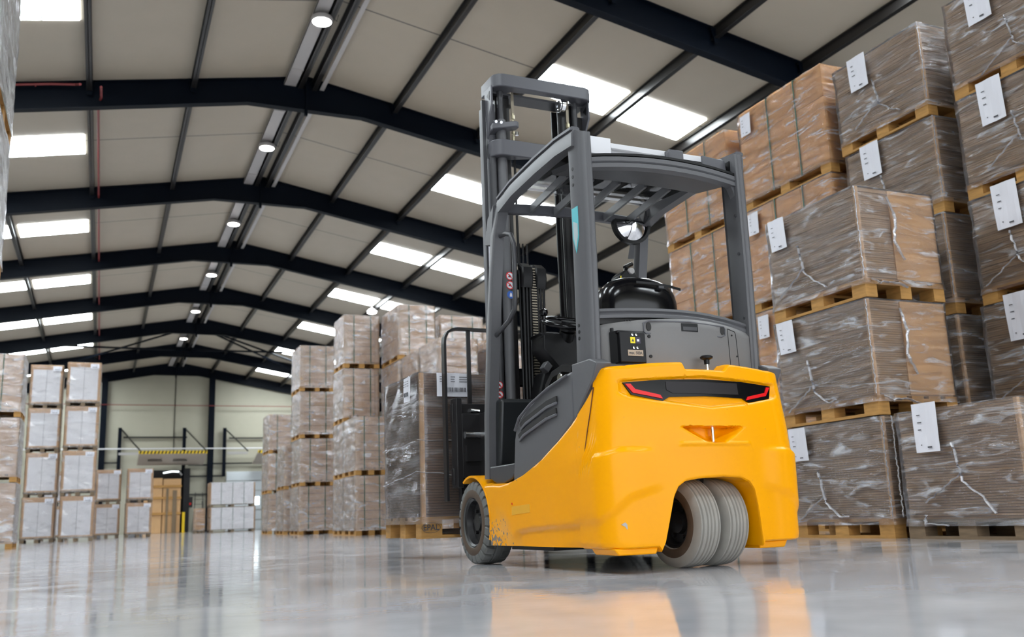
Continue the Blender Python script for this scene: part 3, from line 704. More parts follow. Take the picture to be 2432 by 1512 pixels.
# --- counterweight: a rounded, moulded casting with an arch for the steered wheels
def cw_half(z):                                   # half width by height
    return lerp_tab([(.08, .505), (.13, .522), (.5, .53), (.56, .522), (.92, .497)], z)
def rear_v(u, z):
    base = -1.555+.05*(u/.5)**2 + .030*smooth01(.55, .92, z)
    return base
RC = .12                                          # corner radius
def cw_outline():
    """stations along the plan outline: (kind, param)"""
    st = []
    vs_ = [-1.262, -1.268, -1.275, -1.285, -1.30, -1.32, -1.34, -1.36, -1.38, -1.40]
    for v in vs_: st.append(('L', v))
    for i in range(1, 17): st.append(('LC', i/16))
    n = 128
    for i in range(1, n): st.append(('R', -1+2*i/n))
    for i in range(0, 16): st.append(('RC', 1-i/16*1.0))
    for v in vs_[::-1]: st.append(('Rs', v))
    return st
def station(st, z):
    k, p = st; hw = cw_half(z)
    if k == 'L': return (-hw, p, -1, 0)
    if k == 'Rs': return (hw, p, 1, 0)
    e = hw-RC; cvy = rear_v(e, z)
    if k in ('LC', 'RC'):
        a = p*PI/2; s = -1 if k == 'LC' else 1
        c_v = cvy+.105; r_v = .105
        vv = c_v-r_v*math.sin(a); uu = s*(e+RC*math.cos(a))
        if p < .999 and vv > -1.40: vv = -1.40-(vv-(-1.40))*.0 if vv > -1.40 else vv
        return (uu, vv, s*math.cos(a), -math.sin(a))
    u = p*e; return (u, rear_v(u, z), 0, -1)
ARCH = [(-.300, .085), (-.272, .12), (-.242, .22), (-.215, .31), (-.19, .352), (-.15, .378), (-.08, .388), (.05, .394), (.15, .388), (.195, .37), (.222, .335), (.238, .25), (.250, .12), (.262, .085)]
def cw_low(st, u):
    if st[0] == 'R' and -.300 < u < .262: return lerp_tab(ARCH, u)
    return .105
def cw_top(st, u, v):
    if st[0] in ('L', 'Rs'): return seam_z(v)-.002
    if st[0] in ('LC', 'RC'):
        return lerp_tab([(0, .872), (.15, .884), (1, .889)], st[1])
    z = .889+.022*(1-abs(u/.42)**2)
    # hollow around the towing pin, with a step on its left
    z -= .032*smooth01(-.115, -.095, u)*(1-smooth01(.12, .175, u))
    return z
def relief(u, v, z, nu):
    """outward displacement (m): shoulder ledge, cheek bulge, lamp recess, pin pocket"""
    side = smooth01(.26, .42, abs(u)); 
    zc1 = .520-.02*smooth01(.44, .53, abs(u)); zc2 = lerp_tab([(.20, .372), (.30, .362), (.42, .33), (.50, .26), (.53, .225)], abs(u))
    d = .016*side*(1-smooth01(zc1-.012, zc1+.012, z))
    d -= .011*smooth01(.24, .36, abs(u))*(1-smooth01(zc2-.035, zc2+.008, z))
    if nu < -.5:
        # recess for the lamp band: top edge ~.845, lower V-shaped edge
        lo = lerp_tab([(-.43, .765), (-.38, .748), (-.18, .722), (.02, .700), (.2, .718), (.40, .752), (.44, .768)], u)
        hi = lerp_tab([(-.42, .820), (0, .845), (.42, .820)], u)
        inx = smooth01(-.435, -.415, u)*(1-smooth01(.415, .435, u))
        d -= .016*inx*smooth01(lo-.006, lo+.010, z)*(1-smooth01(hi-.004, hi+.006, z))
        # pocket with the tow pin
        tz = (z-.545)/(.617-.545)
        if 0 <= tz <= 1.02:
            wl = -.02-.15*max(0, tz)**.8; wr = .085+.125*max(0, tz)**.8
            dep = min(smooth01(wl, wl+.10, u), 1-smooth01(wr-.11, wr, u))
            d -= .075*dep*(1-smooth01(.97, 1.02, tz))*smooth01(0, .03, tz)
        if .530 < z < .552: d += .006*(smooth01(-.18, -.15, u)*(1-smooth01(.2, .23, u)))*math.sin((z-.53)/.022*PI)
    return d
def counterweight():
    ST = cw_outline(); NZ = 120; b = MB(); vs = []; n = len(ST)
    for st in ST:
        u0, v0, nu_u, nu_v = station(st, .4)
        lo = cw_low(st, u0); hi = cw_top(st, u0, v0)
        for j in range(NZ+1):
            t = j/NZ; z = lo+(hi-lo)*t
            u, v, a, c = station(st, z); d = relief(u, v, z, c)
            e1 = hi-z; e2 = z-lo; rr = .014
            if e1 < rr and st[0] not in ('L', 'Rs'): d -= rr-math.sqrt(max(0, rr*rr-(rr-e1)**2))
            if e2 < .010: d -= .010-math.sqrt(max(0, .010**2-(.010-e2)**2))
            vs.append((u+a*d, v+c*d, z))
    fs = [(i*(NZ+1)+j, (i+1)*(NZ+1)+j, (i+1)*(NZ+1)+j+1, i*(NZ+1)+j+1) for i in range(n-1) for j in range(NZ)]
    b.add(vs, fs)
    # returns: top surface inwards, bottom/arch surface inwards
    def ret(j, fn, steps):
        base = [vs[i*(NZ+1)+j] for i in range(n)]; rows = [base]
        for s in steps: rows.append([fn(p, s, ST[i]) for i, p in enumerate(base)])
        o = [q for r in rows for q in r]
        b.add(o, [(r*n+i, r*n+i+1, (r+1)*n+i+1, (r+1)*n+i) for r in range(len(rows)-1) for i in range(n-1)])
    def top_in(p, s, st):
        u, v, z = p
        if st[0] in ('L', 'Rs'): return (u*(1-.06*s/.12), v, z-.004)
        return (u*(1-.12*s/.12), max(v, min(-1.40, v+s)), z+.003)
    ret(NZ, top_in, (.02, .06, .12))
    def low_in(p, s, st):
        u, v, z = p
        if st[0] in ('L', 'Rs'): return (u*(1-.5*s), v, z+.0)
        if -.300 <= u <= .262: return (u, v+s, z+(.02*s if u > 0 else 0))
        return (u*(1-.15*s), v+s*.8, z)
    ret(0, low_in, (.03, .10, .19))
    return part(b, 'counterweight', 'yellow', smooth=True, angle=42)
counterweight()
b = MB(); P_ = [(-cw_half(z)-.0015, v-.001, z) for v, z in [(-1.262, .12), (-1.262, .2), (-1.258, .225), (-1.268, .25), (-1.265, .31), (-1.275, .34), (-1.32, .46), (-1.36, .62), (-1.385, .70), (-1.41, .80)]]
b.sweep(P_, [(-.002, -.002), (.002, -.002), (.002, .002), (-.002, .002)], up=(1, 0, 0)); part(b, 'panel_gap', mat('seam_shadow_gap', (.12, .03, .004), .8))
b = MB(); b.prism([(-.5315, -.545, .262), (-.5315, -.76, .272), (-.5315, -.76, .312), (-.5315, -.545, .304)], (.002, 0, 0)); part(b, 'faded_tape', mat('faded_tape', (.80, .40, .012), .5))
b = MB(); b.lathe([(-.0012, 0), (-.001, .006), (.001, .006)], (-.5305, -.55, .318), 12, 'x'); part(b, 'red_dot', 'red')
b = MB(); q = lambda u, z: (u, rear_v(u, z)-.002-.004, z)
b.prism([q(-.468, .205), q(-.452, .214), q(-.440, .203), (q(-.430, .19)), q(-.445, .184), q(-.452, .196)], (0, .010, 0)); part(b, 'paint_chip', 'galv')
# feet under the casting
b = MB()
b.prism([(-.50, -1.50, .106), (-.295, -1.52, .106), (-.305, -1.52, .078), (-.48, -1.50, .078)], (0, .20, 0)); part(b, 'bumper_foot', 'yellow', bevel=.006)
b = MB(); b.prism([(.255, -1.50, .106), (.42, -1.50, .106), (.40, -1.50, .074), (.258, -1.50, .074)], (0, .22, 0)); part(b, 'bumper_foot', 'yellow', bevel=.006)
# flank panels
def flank(s):
    b = MB(); V = [-.262, -.27, -.285, -.30, -.33]+[-.36-.03*i for i in range(30)]+[-1.258, -1.262, -1.2625, -1.275, -1.29, -1.31, -1.33, -1.36, -1.39, -1.41, -1.43]
    NZ = 40; vs = []
    for v in V:
        if v > -.30: lo, hi = .108, sweep_z(v)
        elif v >= -1.262: lo, hi = .108, sweep_z(v)
        else: lo, hi = seam_z(v)+.003, sweep_z(v)
        hi = max(hi, lo+.002)
        for j in range(NZ+1):
            z = lo+(hi-lo)*j/NZ; d = 0
            zc = lerp_tab([(-1.26, .218), (-.94, .208), (-.71, .198), (-.60, .185), (-.55, .15), (-.52, .10)], v)
            k = (1-smooth01(zc-.028, zc+.004, z))*(1 if v < -.53 else 0)*smooth01(-.52, -.56, v); d -= .016*k
            e1 = hi-z
            if e1 < .012: d -= .012-math.sqrt(max(0, .012**2-(.012-e1)**2))
            vv = v
            if v > -.30:   # front edge follows the wheel arch
                vv = lerp_tab([(.10, -.262), (.27, -.250), (.36, -.222), (.40, -.19), (.44, -.15)], z)+(v+.262)
            hw_ = W2+(cw_half(z)-W2)*smooth01(-1.0, -1.22, v)
            vs.append((s*(hw_+d), vv, z))
    n = len(V)
    b.add(vs, [(i*(NZ+1)+j, (i+1)*(NZ+1)+j, (i+1)*(NZ+1)+j+1, i*(NZ+1)+j+1) for i in range(n-1) for j in range(NZ)])
    top = [vs[i*(NZ+1)+NZ] for i in range(n)]
    o = part(b, 'side_panel', 'yellow', smooth=True, angle=50, fix=True)
    # top lip turned inwards
    b = MB(); rows = [top, [(p[0]-s*.03, p[1], p[2]-.002) for p in top], [(p[0]-s*.045, p[1], p[2]-.03) for p in top]]
    b.add([q for r in rows for q in r], [(r*n+i, r*n+i+1, (r+1)*n+i+1, (r+1)*n+i) for r in range(2) for i in range(n-1)])
    part(b, 'panel_lip', 'yellow', o, smooth=True, angle=60)
for s in (-1, 1): flank(s)
# fenders over the front wheels
for s in (-1, 1):
    b = MB(); P = [(.0+.252*math.cos(math.radians(a)), .225+.252*math.sin(math.radians(a))) for a in range(62, 205, 6)]
    pts = [(y, z) for y, z in P]
    vs = []; 
    for y, z in pts:
        ny, nz_ = (y)/.252, (z-.225)/.252
        vs += [(s*.532, y, z), (s*.532, y+ny*.012, z+nz_*.012), (s*.36, y+ny*.012, z+nz_*.012), (s*.36, y, z)]
    n = len(pts)
    b.add(vs, [(i*4+j, i*4+(j+1) % 4, (i+1)*4+(j+1) % 4, (i+1)*4+j) for i in range(n-1) for j in range(4)]+[(3, 2, 1, 0), ((n-1)*4, (n-1)*4+1, (n-1)*4+2, (n-1)*4+3)])
    part(b, 'fender', 'yellow', smooth=True, angle=50)
    b = MB(); b.hexa([(s*.525, -.20, .42), (s*.525, -.52, .412), (s*.36, -.52, .412), (s*.36, -.16, .455)], [(s*.525, -.20, .432), (s*.525, -.52, .424), (s*.36, -.52, .424), (s*.36, -.16, .467)])
    part(b, 'fender_shelf', 'yellow')
# lamp band
b = MB(); L = [(-.405, .812), (-.22, .826), (0, .832), (.22, .826), (.405, .812), (.385, .752), (.25, .729), (.215, .748), (0, .754), (-.19, .748), (-.225, .729), (-.37, .758)]
NB = 40
def band(b, poly, lift, thick=.012):
    """polygon in (u, z) laid on the curved rear face; split into thin vertical slices so that it follows the curve"""
    us = sorted({p[0] for p in poly}); a0, a1 = us[0], us[-1]; S = sorted(set(us+[a0+(a1-a0)*i/NB for i in range(NB+1)]))
    def span(u):
        zs = []
        n = len(poly)
        for i in range(n):
            (x0, z0), (x1, z1) = poly[i], poly[(i+1) % n]
            if (x0-u)*(x1-u) <= 0 and x0 != x1: zs.append(z0+(z1-z0)*(u-x0)/(x1-x0))
        return (min(zs), max(zs)) if zs else (0, 0)
    for ua, ub in zip(S, S[1:]):
        if ub-ua < 1e-5: continue
        la, ha = span(ua+1e-6); lb_, hb = span(ub-1e-6)
        f = lambda u, z: (u, rear_v(u, z)-lift, z)
        q = [f(ua, la), f(ub, lb_), f(ub, hb), f(ua, ha)]
        b.hexa(q, [(x, y+thick, z) for x, y, z in q])
band(b, L, -.006); lamp = part(b, 'tail_lamp_panel', 'blackgloss', smooth=True, angle=30)
b = MB(); band(b, [(-.20, .818), (.19, .818), (.19, .765), (-.17, .765), (-.20, .78)], -.003, .006); part(b, 'centre_plate', mat('smoked_plate', (.018, .015, .017), .35, spec=.3), lamp)
b = MB(); band(b, [(-.397, .806), (-.372, .806), (-.352, .782), (-.235, .757), (-.225, .740), (-.365, .766)], -.001, .006); part(b, 'tail_light', 'red', lamp)
b = MB(); band(b, [(.232, .740), (.362, .764), (.397, .806), (.374, .806), (.358, .779), (.245, .757)], -.001, .006); part(b, 'tail_light', 'red', lamp)
# tow pin
b = MB(); b.tube([(.045, -1.502, .54), (.045, -1.502, .93)], .0085, 14, up=(0, 1, 0)); pin = part(b, 'tow_pin', 'chrome', smooth=True)
b = MB(); b.lathe([(.905, .0), (.905, .012), (.925, .013), (.932, .028), (.940, .030), (.946, .022), (.947, 0)], (.045, -1.502, 0), 24, 'z'); part(b, 'pin_handle', 'black', pin, smooth=True)

# --- wheels
def tyre(parent_name, R, Wd, rim_r, x_sign, tyre_m, lugs=False, grooves=0):
    t = None
    b = MB(); h = Wd/2; prof = []
    sh = .022
    prof += [(-h*.86, rim_r), (-h*.98, rim_r+.012), (-h, rim_r+(R-rim_r)*.35), (-h*.99, R-sh*1.6), (-h*.93, R-sh*.6), (-h*.82, R-.003)]
    N = 22
    for i in range(N+1): prof.append((-h*.8+h*1.6*i/N, R-.0035*abs(-1+2*i/N)**2))
    prof += [(h*.82, R-.003), (h*.93, R-sh*.6), (h*.99, R-sh*1.6), (h, rim_r+(R-rim_r)*.35), (h*.98, rim_r+.012), (h*.86, rim_r)]
    seg = 216 if lugs else 96
    def mod(i, k, ax_, r):
        if lugs:
            q = (i+ (3 if ax_ > 0 else 0)) % 9
            if abs(ax_) > h*.30 and r > R-sh*1.9 and q in (0, 1): return r-.022
            if abs(ax_) <= h*.30 and r > R-.01 and abs(abs(ax_)-h*.22) < h*.05: return r-.008
        if grooves and r > R-.008:
            for g in range(grooves):
                if abs(ax_-(-h*.62+1.24*h*g/(grooves-1))) < h*.038: return r-.009
        return r
    b.lathe(prof, (0, 0, 0), seg, 'x', mod)
    return b
def rim(rim_r, Wd, s, depth=.05):
    b = MB(); h = Wd/2
    b.lathe([(s*h*.86, rim_r+.002), (s*(h*.92), rim_r-.004), (s*(h*.80), rim_r-.014), (s*(h-depth), rim_r-.022), (s*(h-depth), .052), (s*(h-depth+.02), .045), (s*(h-depth+.024), 0)], (0, 0, 0), 48, 'x')
    b.lathe([(-s*h*.86, rim_r+.002), (-s*h*.5, rim_r-.02), (-s*h*.5, 0)], (0, 0, 0), 32, 'x')
    for i in range(6):
        a = 2*PI*i/6; y, z = .068*math.cos(a), .068*math.sin(a)
        b.tube([(s*(h-depth-.005), y, z), (s*(h-depth+.016), y, z)], .010, 6)
    return b
def wheel(name, loc, R, Wd, rim_r, s, m_, lugs, grooves, rz=0, parent=None):
    o = tyre(name, R, Wd, rim_r, s, m_, lugs, grooves).build(name, m_, parent or FK, smooth=True, angle=28)
    o.location = loc; o.rotation_euler = (.1, 0, rz)
    rim(rim_r, Wd, s).build('wheel_rim', 'blacksteel', o, smooth=True, angle=30)
    b = MB(); h = Wd/2
    b.lathe([(s*h*.995, rim_r+.004), (s*(h+.002), rim_r+.010), (s*(h+.002), rim_r+(R-rim_r)*.42), (s*h*.99, rim_r+(R-rim_r)*.5)], (0, 0, 0), 64, 'x'); b.build('bead_ring', 'rustring', o, smooth=True)
    return o
for s in (-1, 1): wheel('front_wheel', (s*.445, 0, .2285), .2285, .17, .135, s, 'tyre2', True, 0)
SA = .075; ca, sa = math.cos(SA), math.sin(SA); RW = (.055, -1.315)
for s in (-1, 1):
    wheel('rear_wheel', (RW[0]+s*.082*ca, RW[1]+s*.082*sa, .2), .2, .132, .112, s, 'tyre', False, 5, SA)
b = MB(); b.tube([(RW[0], RW[1], .2), (RW[0], RW[1], .40)], .05, 12, up=(0, 1, 0)); b.box(-.24, .25, -1.35, -1.05, .40, .44); part(b, 'steering_bracket', 'darkin')
b = MB(); b.tube([(RW[0]-.08*ca, RW[1]-.08*sa, .2), (RW[0]+.08*ca, RW[1]+.08*sa, .2)], .03, 12); part(b, 'rear_axle', 'darkin')
# chassis
b = MB(); b.box(-.50, .50, -1.10, -.28, .115, .40); b.box(-.34, .34, -.3, .10, .12, .42); b.box(-.48, .48, -.9, -.42, .088, .12)
b.box(-.49, -.27, -1.42, -1.08, .13, .42); b.box(.29, .49, -1.42, -1.08, .13, .42); part(b, 'chassis', 'darkin')
b = MB(); b.tube([(-.37, 0, .2285), (.37, 0, .2285)], .06, 16); part(b, 'front_axle', 'darkin')
b = MB(); b.box(-.44, .44, -1.44, -1.0, .42, .90); part(b, 'battery_housing', 'grey2')

# --- grey side covers with two louvres
for s in (-1, 1):
    b = MB(); up = [(-1.235, .90), (-1.16, .895), (-1.06, .876), (-.95, .852), (-.84, .822), (-.74, .79), (-.655, .748), (-.60, .70), (-.575, .64), (-.56, .54), (-.545, .45)]
    low = [(v, sweep_z(v)-.01) for v in (-.545, -.65, -.75, -.88, -1.0, -1.1, -1.2, -1.235)]
    b.prism([(s*.515, v, z) for v, z in up+low], (-s*.07, 0, 0))
    o = part(b, 'side_cover', 'grey', bevel=.014, seg=3)
    for k, (v0, z0, v1, z1) in enumerate(((-.67, .725, -1.08, .80), (-.645, .67, -1.07, .745))):
        b = MB(); b.sweep([(s*.5175, v0, z0-.02), (s*.519, v0-.06, z0+.002), (s*.519, v1+.1, z1-.018), (s*.5175, v1, z1-.008)], [(-.006, -.012), (.006, -.012), (.006, .012), (-.006, .012)]); part(b, 'louvre', 'darkin', o)
        b = MB(); b.sweep([(s*.519, v0, z0-.040), (s*.523, v0-.06, z0-.018), (s*.523, v1+.1, z1-.038), (s*.519, v1, z1-.028)], [(-.005, -.007), (.005, -.007), (.005, .007), (-.005, .007)]); part(b, 'louvre_rib', 'mastgrey', o, bevel=.003)
    b = MB(); b.sweep([(s*.523, -.60, .685), (s*.525, -.66, .745), (s*.525, -.80, .80), (s*.525, -1.0, .852), (s*.525, -1.2, .885)], [(-.006, -.008), (.006, -.004), (.006, .004), (-.006, .008)]); part(b, 'cover_rib', 'mastgrey', o, bevel=.003)
# --- overhead guard
def post_prof(w_, d_):    # rounded extruded section
    return [(-w_/2, -d_/2+.012), (-w_/2+.012, -d_/2), (w_/2-.02, -d_/2), (w_/2-.006, -d_/2+.008), (w_/2, -d_/2+.025), (w_/2-.007, -d_/2+.035), (w_/2, -d_/2+.045), (w_/2, d_/2-.01), (w_/2-.01, d_/2), (-w_/2+.012, d_/2), (-w_/2, d_/2-.012)]
for s in (-1, 1):
    # rear post: outer flat strip plus a fluted extrusion
    xo = -.03*0
    b = MB(); V0, V1 = -1.385, -1.262
    bx_, tx = (-.507 if s < 0 else .452), (-.490 if s < 0 else .472)     # outer face x at foot / top
    ztop = 2.025
    secs = []
    for z in (.66, 1.0, 1.4, 1.8, ztop):
        f_ = (z-.66)/(ztop-.66); xx = bx_+(tx-bx_)*f_; dv = -.012*math.sin(f_*PI)
        k = -s
        sec = [(0, V1), (0, V0+.05), (k*.004, V0+.045), (k*.004, V0+.022), (k*.012, V0+.008), (k*.026, V0), (k*.036, V0+.004), (k*.044, V0+.004), (k*.052, V0), (k*.06, V0+.006), (k*.062, V0+.03), (k*.055, V1)]
        secs.append([(xx+a, v+dv, z+(.0 if z < ztop else (-.0+.02*(1 if v > V0+.04 else 0)))) for a, v in sec])
    n = len(secs[0]); vs = [p for q in secs for p in q]
    b.add(vs, [(i*n+j, i*n+(j+1) % n, (i+1)*n+(j+1) % n, (i+1)*n+j) for i in range(len(secs)-1) for j in range(n)]+[tuple(range(n)), tuple(range((len(secs)-1)*n, len(secs)*n))])
    o = part(b, 'guard_post', 'grey', smooth=True, angle=40)
    if s < 0:
        b = MB()
        for zc in (1.86, 1.82, 1.78, 1.10, 1.07, 1.04):
            f_ = (zc-.66)/(ztop-.66); xx = bx_+(tx-bx_)*f_
            b.tube([(xx-.002, -1.30, zc), (xx+.01, -1.30, zc)], .0085, 10)
        part(b, 'bolt_hole', 'black', o)
        b = MB(); xx = lambda z: bx_+(tx-bx_)*((z-.66)/(ztop-.66))-.0015
        q = lambda v, z: (xx(z), v-.012*math.sin((z-.66)/(ztop-.66)*PI), z)
        b.prism([q(-1.330, 1.665), q(-1.330, 1.52), q(-1.30, 1.44), q(-1.270, 1.52), q(-1.270, 1.665)], (-.0008, 0, 0)); part(b, 'decal', 'teal', o)
        b = MB(); b.prism([q(-1.322, 1.58), q(-1.322, 1.525), q(-1.30, 1.46), q(-1.281, 1.52), q(-1.281, 1.60)], (-.0022, 0, 0)); part(b, 'decal_inlay', 'palegrey', o)
    else:
        b = MB()
        for zc in (1.93, 1.70, 1.50, 1.17):
            b.tube([(.402, -1.36, zc), (.396, -1.36, zc)], .008, 8)
        b.prism([(.405, -1.378, .93), (.405, -1.265, .93), (.42, -1.25, 1.93), (.42, -1.378, 1.93)], (-.004, 0, 0)); part(b, 'inner_plate', 'grey2', o)
# rear post lower fairing (left and right), tapering behind the side cover
for s in (-1, 1):
    b = MB(); xs = .515
    b.prism([(s*xs, -1.232, .665), (s*xs, -1.232, .93), (s*xs, -1.40, .93), (s*xs, -1.462, .905), (s*xs, -1.42, .835), (s*xs, -1.34, .765)], (-s*.08, 0, 0)); part(b, 'post_fairing', 'grey', bevel=.006)
# front posts (raked) and side rails
def railsec(w_, h_): return [(-w_/2, -h_/2), (w_/2, -h_/2), (w_/2, h_*.2), (w_*.32, h_/2), (-w_*.32, h_/2), (-w_/2, h_*.2)]
for s in (-1, 1):
    xx = s*.475
    b = MB(); path = [(xx, -.17, .46), (xx, -.19, .80), (xx, -.25, 1.20), (xx, -.31, 1.55), (xx, -.36, 1.80), (xx+s*-.01, -.40, 1.93), (xx-s*.012, -.45, 1.975), (xx-s*.012, -.52, 1.99)]
    b.sweep(path, [(-.028, -.034), (.028, -.034), (.032, -.022), (.032, .022), (.026, .034), (.0, .026), (-.026, .034)], up=(0, 1, 0)); o = part(b, 'front_post', 'grey', smooth=True, angle=35)
    b = MB(); b.prism([(xx+s*.030, -.24, 1.78), (xx+s*.030, -.30, 1.92), (xx+s*.030, -.385, 1.975), (xx+s*.030, -.33, 1.76)], (-s*.05, 0, 0)); part(b, 'corner_gusset', 'grey', o)
    b = MB(); path = [(xx-s*.004, -.42, 1.96), (xx-s*.006, -.60, 2.0), (xx-s*.004, -.90, 2.02), (xx, -1.15, 2.025), (xx+s*.004, -1.33, 2.01)]
    b.sweep(path, railsec(.055, .085)); part(b, 'guard_rail', 'grey', smooth=True, angle=30)
    b = MB(); b.sweep([(p[0]+s*.006, p[1], p[2]+.046) for p in path], railsec(.05, .018)); part(b, 'rail_strip', 'mastgrey', smooth=True, angle=30)
# front cross bar, rear arched beam, shroud plate, bars
b = MB(); b.sweep([(-.46, -.40, 1.955), (-.2, -.415, 1.965), (0, -.42, 1.968), (.2, -.415, 1.965), (.46, -.40, 1.955)], [(-.02, -.03), (.02, -.03), (.02, .028), (-.02, .028)]); part(b, 'front_crossbar', 'mastgrey', bevel=.006)
arcz = lambda u: 1.925-.030*(u/.45)**2*1.0
b = MB(); b.sweep([(u, -1.375+.03*(u/.45)**2, arcz(u)-.02) for u in [-.45+.09*i for i in range(11)]], [(-.018, -.030), (.022, -.026), (.022, -.006), (.014, .0), (.022, .006), (.022, .026), (-.018, .030)]); part(b, 'rear_arch_beam', 'grey', smooth=True, angle=30)
b = MB(); b.sweep([(u, -1.375+.03*(u/.45)**2, arcz(u)+.018) for u in [-.44+.088*i for i in range(11)]], [(-.02, -.006), (.02, -.006), (.02, .006), (-.02, .006)]); part(b, 'gasket', 'black')
for s in (-1, 1):   # rounded inner corners under the arch
    b = MB(); x0 = -.445 if s < 0 else .41
    b.prism([(x0, -1.36, 1.90), (x0, -1.36, 1.80), (x0-s*.02, -1.36, 1.85), (x0-s*.05, -1.36, 1.885), (x0-s*.10, -1.36, 1.90)], (0, .04, 0)); part(b, 'corner_gusset', 'grey')
b = MB()
u_ = [-.44+.088*i for i in range(11)]
lo_ = [(u, -1.35, arcz(u)-.015) for u in u_]; fr = [(u, -1.00, 1.955-.012*(u/.44)**2) for u in u_]; fr2 = [(u, -.985, 1.985-.012*(u/.44)**2) for u in u_]; hi_ = [(u, -1.35, arcz(u)+.025) for u in u_]
n = len(u_); b.add(lo_+fr+fr2+hi_, [(r*n+i, r*n+i+1, ((r+1) % 4)*n+i+1, ((r+1) % 4)*n+i) for r in range(4) for i in range(n-1)]+[(0, n, 2*n, 3*n), (n-1, 2*n-1, 3*n-1, 4*n-1)])
part(b, 'roof_plate', 'grey2', smooth=True, angle=30)
for u, ur in ((-.29, -.35), (-.14, -.20), (.03, -.04), (.19, .12), (.355, .275)):
    b = MB(); b.bar((u, -.42, 1.958), (ur, -.99, 1.968), .014, .044); part(b, 'guard_bar', 'grey')
# clear cover and brackets on top
b = MB(); b.hexa([(-.44, -1.30, 1.985), (.44, -1.30, 1.975), (.44, -.50, 2.03), (-.44, -.50, 2.03)], [(-.44, -1.30, 2.0), (.44, -1.30, 1.99), (.44, -.50, 2.045), (-.44, -.50, 2.045)])
def clear_mat():
    m = bpy.data.materials.new('clear_cover'); m.use_nodes = True; nt = m.node_tree; n = nt.nodes; n.clear(); out = n.new('ShaderNodeOutputMaterial')
    a = n.new('ShaderNodeBsdfTransparent'); g = n.new('ShaderNodeBsdfGlossy'); g.inputs['Roughness'].default_value = .05; f = n.new('ShaderNodeFresnel'); mx = n.new('ShaderNodeMixShader')
    nt.links.new(f.outputs[0], mx.inputs[0]); nt.links.new(a.outputs[0], mx.inputs[1]); nt.links.new(g.outputs[0], mx.inputs[2]); nt.links.new(mx.outputs[0], out.inputs[0]); return m
part(b, 'clear_cover', clear_mat())
b = MB(); b.box(-.28, .44, -1.27, -1.255, 1.985, 2.038); part(b, 'cover_edge', 'white', bevel=.003)
b = MB(); b.box(-.425, -.285, -1.325, -1.31, 1.945, 2.035); part(b, 'cover_bracket', 'white', bevel=.004)
b = MB(); b.box(.045, .13, -1.335, -1.29, 1.955, 2.022); b.box(.035, .05, -1.345, -1.32, 1.97, 2.005); part(b, 'cover_clamp', 'mastgrey', bevel=.004)
b = MB(); b.prism([(.25, -1.325, 2.018), (.39, -1.325, 2.008), (.40, -1.325, 1.925), (.25, -1.325, 1.95)], (0, .012, 0)); part(b, 'cover_bracket', 'mastgrey', bevel=.003)
b = MB(); b.box(.405, .43, -1.34, -1.31, 1.93, 2.0); part(b, 'hinge', 'black')

# --- hood (grey rear panel)
def hood_v(u): return -1.452+.085*(u/.44)**2
b = MB(); U_ = [-.447+.0298*i for i in range(30)]; NZ = 12
vs = []
for u in U_:
    top = 1.128-.035*(abs(u)/.44)**2*(1 if u < 0 else 1.25)
    for j in range(NZ+1):
        z = .86+(top-.86)*j/NZ; e = top-z; d = .016-math.sqrt(max(0, .016**2-(.016-e)**2)) if e < .016 else 0
        eu = .447-abs(u); d2 = .02*(1-smooth01(0, .03, eu))
        vs.append((u, hood_v(u)+d+d2, z))
n = len(U_); b.add(vs, [(i*(NZ+1)+j, (i+1)*(NZ+1)+j, (i+1)*(NZ+1)+j+1, i*(NZ+1)+j+1) for i in range(n-1) for j in range(NZ)])
tp = [vs[i*(NZ+1)+NZ] for i in range(n)]; b.add(tp+[(u, -1.27, z) for u, v, z in tp], [(i, i+1, n+i+1, n+i) for i in range(n-1)])
for i0 in (0, n-1): col_ = [vs[i0*(NZ+1)+j] for j in range(NZ+1)]; b.add(col_+[(u, -1.27, z) for u, v, z in col_], [(j, j+1, NZ+1+j+1, NZ+1+j) for j in range(NZ)])
hood = part(b, 'hood', 'hood', smooth=True, angle=40)
def on_hood(b, u0, u1, z0, z1, lift=.002, th=.004):
    k = 6
    for i in range(k):
        a, c = u0+(u1-u0)*i/k, u0+(u1-u0)*(i+1)/k; q = [(a, hood_v(a)-lift, z0), (c, hood_v(c)-lift, z0), (c, hood_v(c)-lift, z1), (a, hood_v(a)-lift, z1)]
        b.hexa(q, [(x, y+th, z) for x, y, z in q])
# raised rim of the grip recess
ring = [(-.235, 1.06), (-.228, 1.052), (.19, 1.052), (.215, 1.062), (.218, 1.09), (.21, 1.102), (.0, 1.112), (-.21, 1.110), (-.236, 1.10)]
b = MB(); b.sweep([(u, hood_v(u)-.001, z) for u, z in ring], [(-.0035, -.0035), (.0035, -.0035), (.0035, .0035), (-.0035, .0035)], up=(0, 1, 0), closed=True); part(b, 'recess_rim', 'mastgrey', hood, bevel=.0015)
for u in (-.212, .198):
    b = MB(); P_ = [(u+.013*math.cos(a)*1.0, z_) for a, z_ in [(2*PI*i/16, 1.083+.021*math.sin(2*PI*i/16)) for i in range(16)]]
    b.prism([(x, hood_v(u)-.003, z) for x, z in P_], (0, .004, 0)); part(b, 'hood_latch', 'darkin', hood)
b = MB(); on_hood(b, -.045, .047, 1.066, 1.104); part(b, 'grip_opening', 'black', hood)
b = MB(); on_hood(b, -.038, .040, 1.071, 1.088, .004); part(b, 'grip_bar', 'grey2', hood)
for u, z in ((-.213, 1.038), (-.211, .945), (.262, 1.065), (.288, .965), (-.32, 1.112), (-.308, 1.112), (-.296, 1.112)):
    b = MB(); r_ = .008 if u < -.2 and u > -.25 else .004; b.lathe([(-.003, 0), (-.003, r_), (.002, r_)], (u, hood_v(u), z), 12, 'y'); part(b, 'screw', 'black', hood)
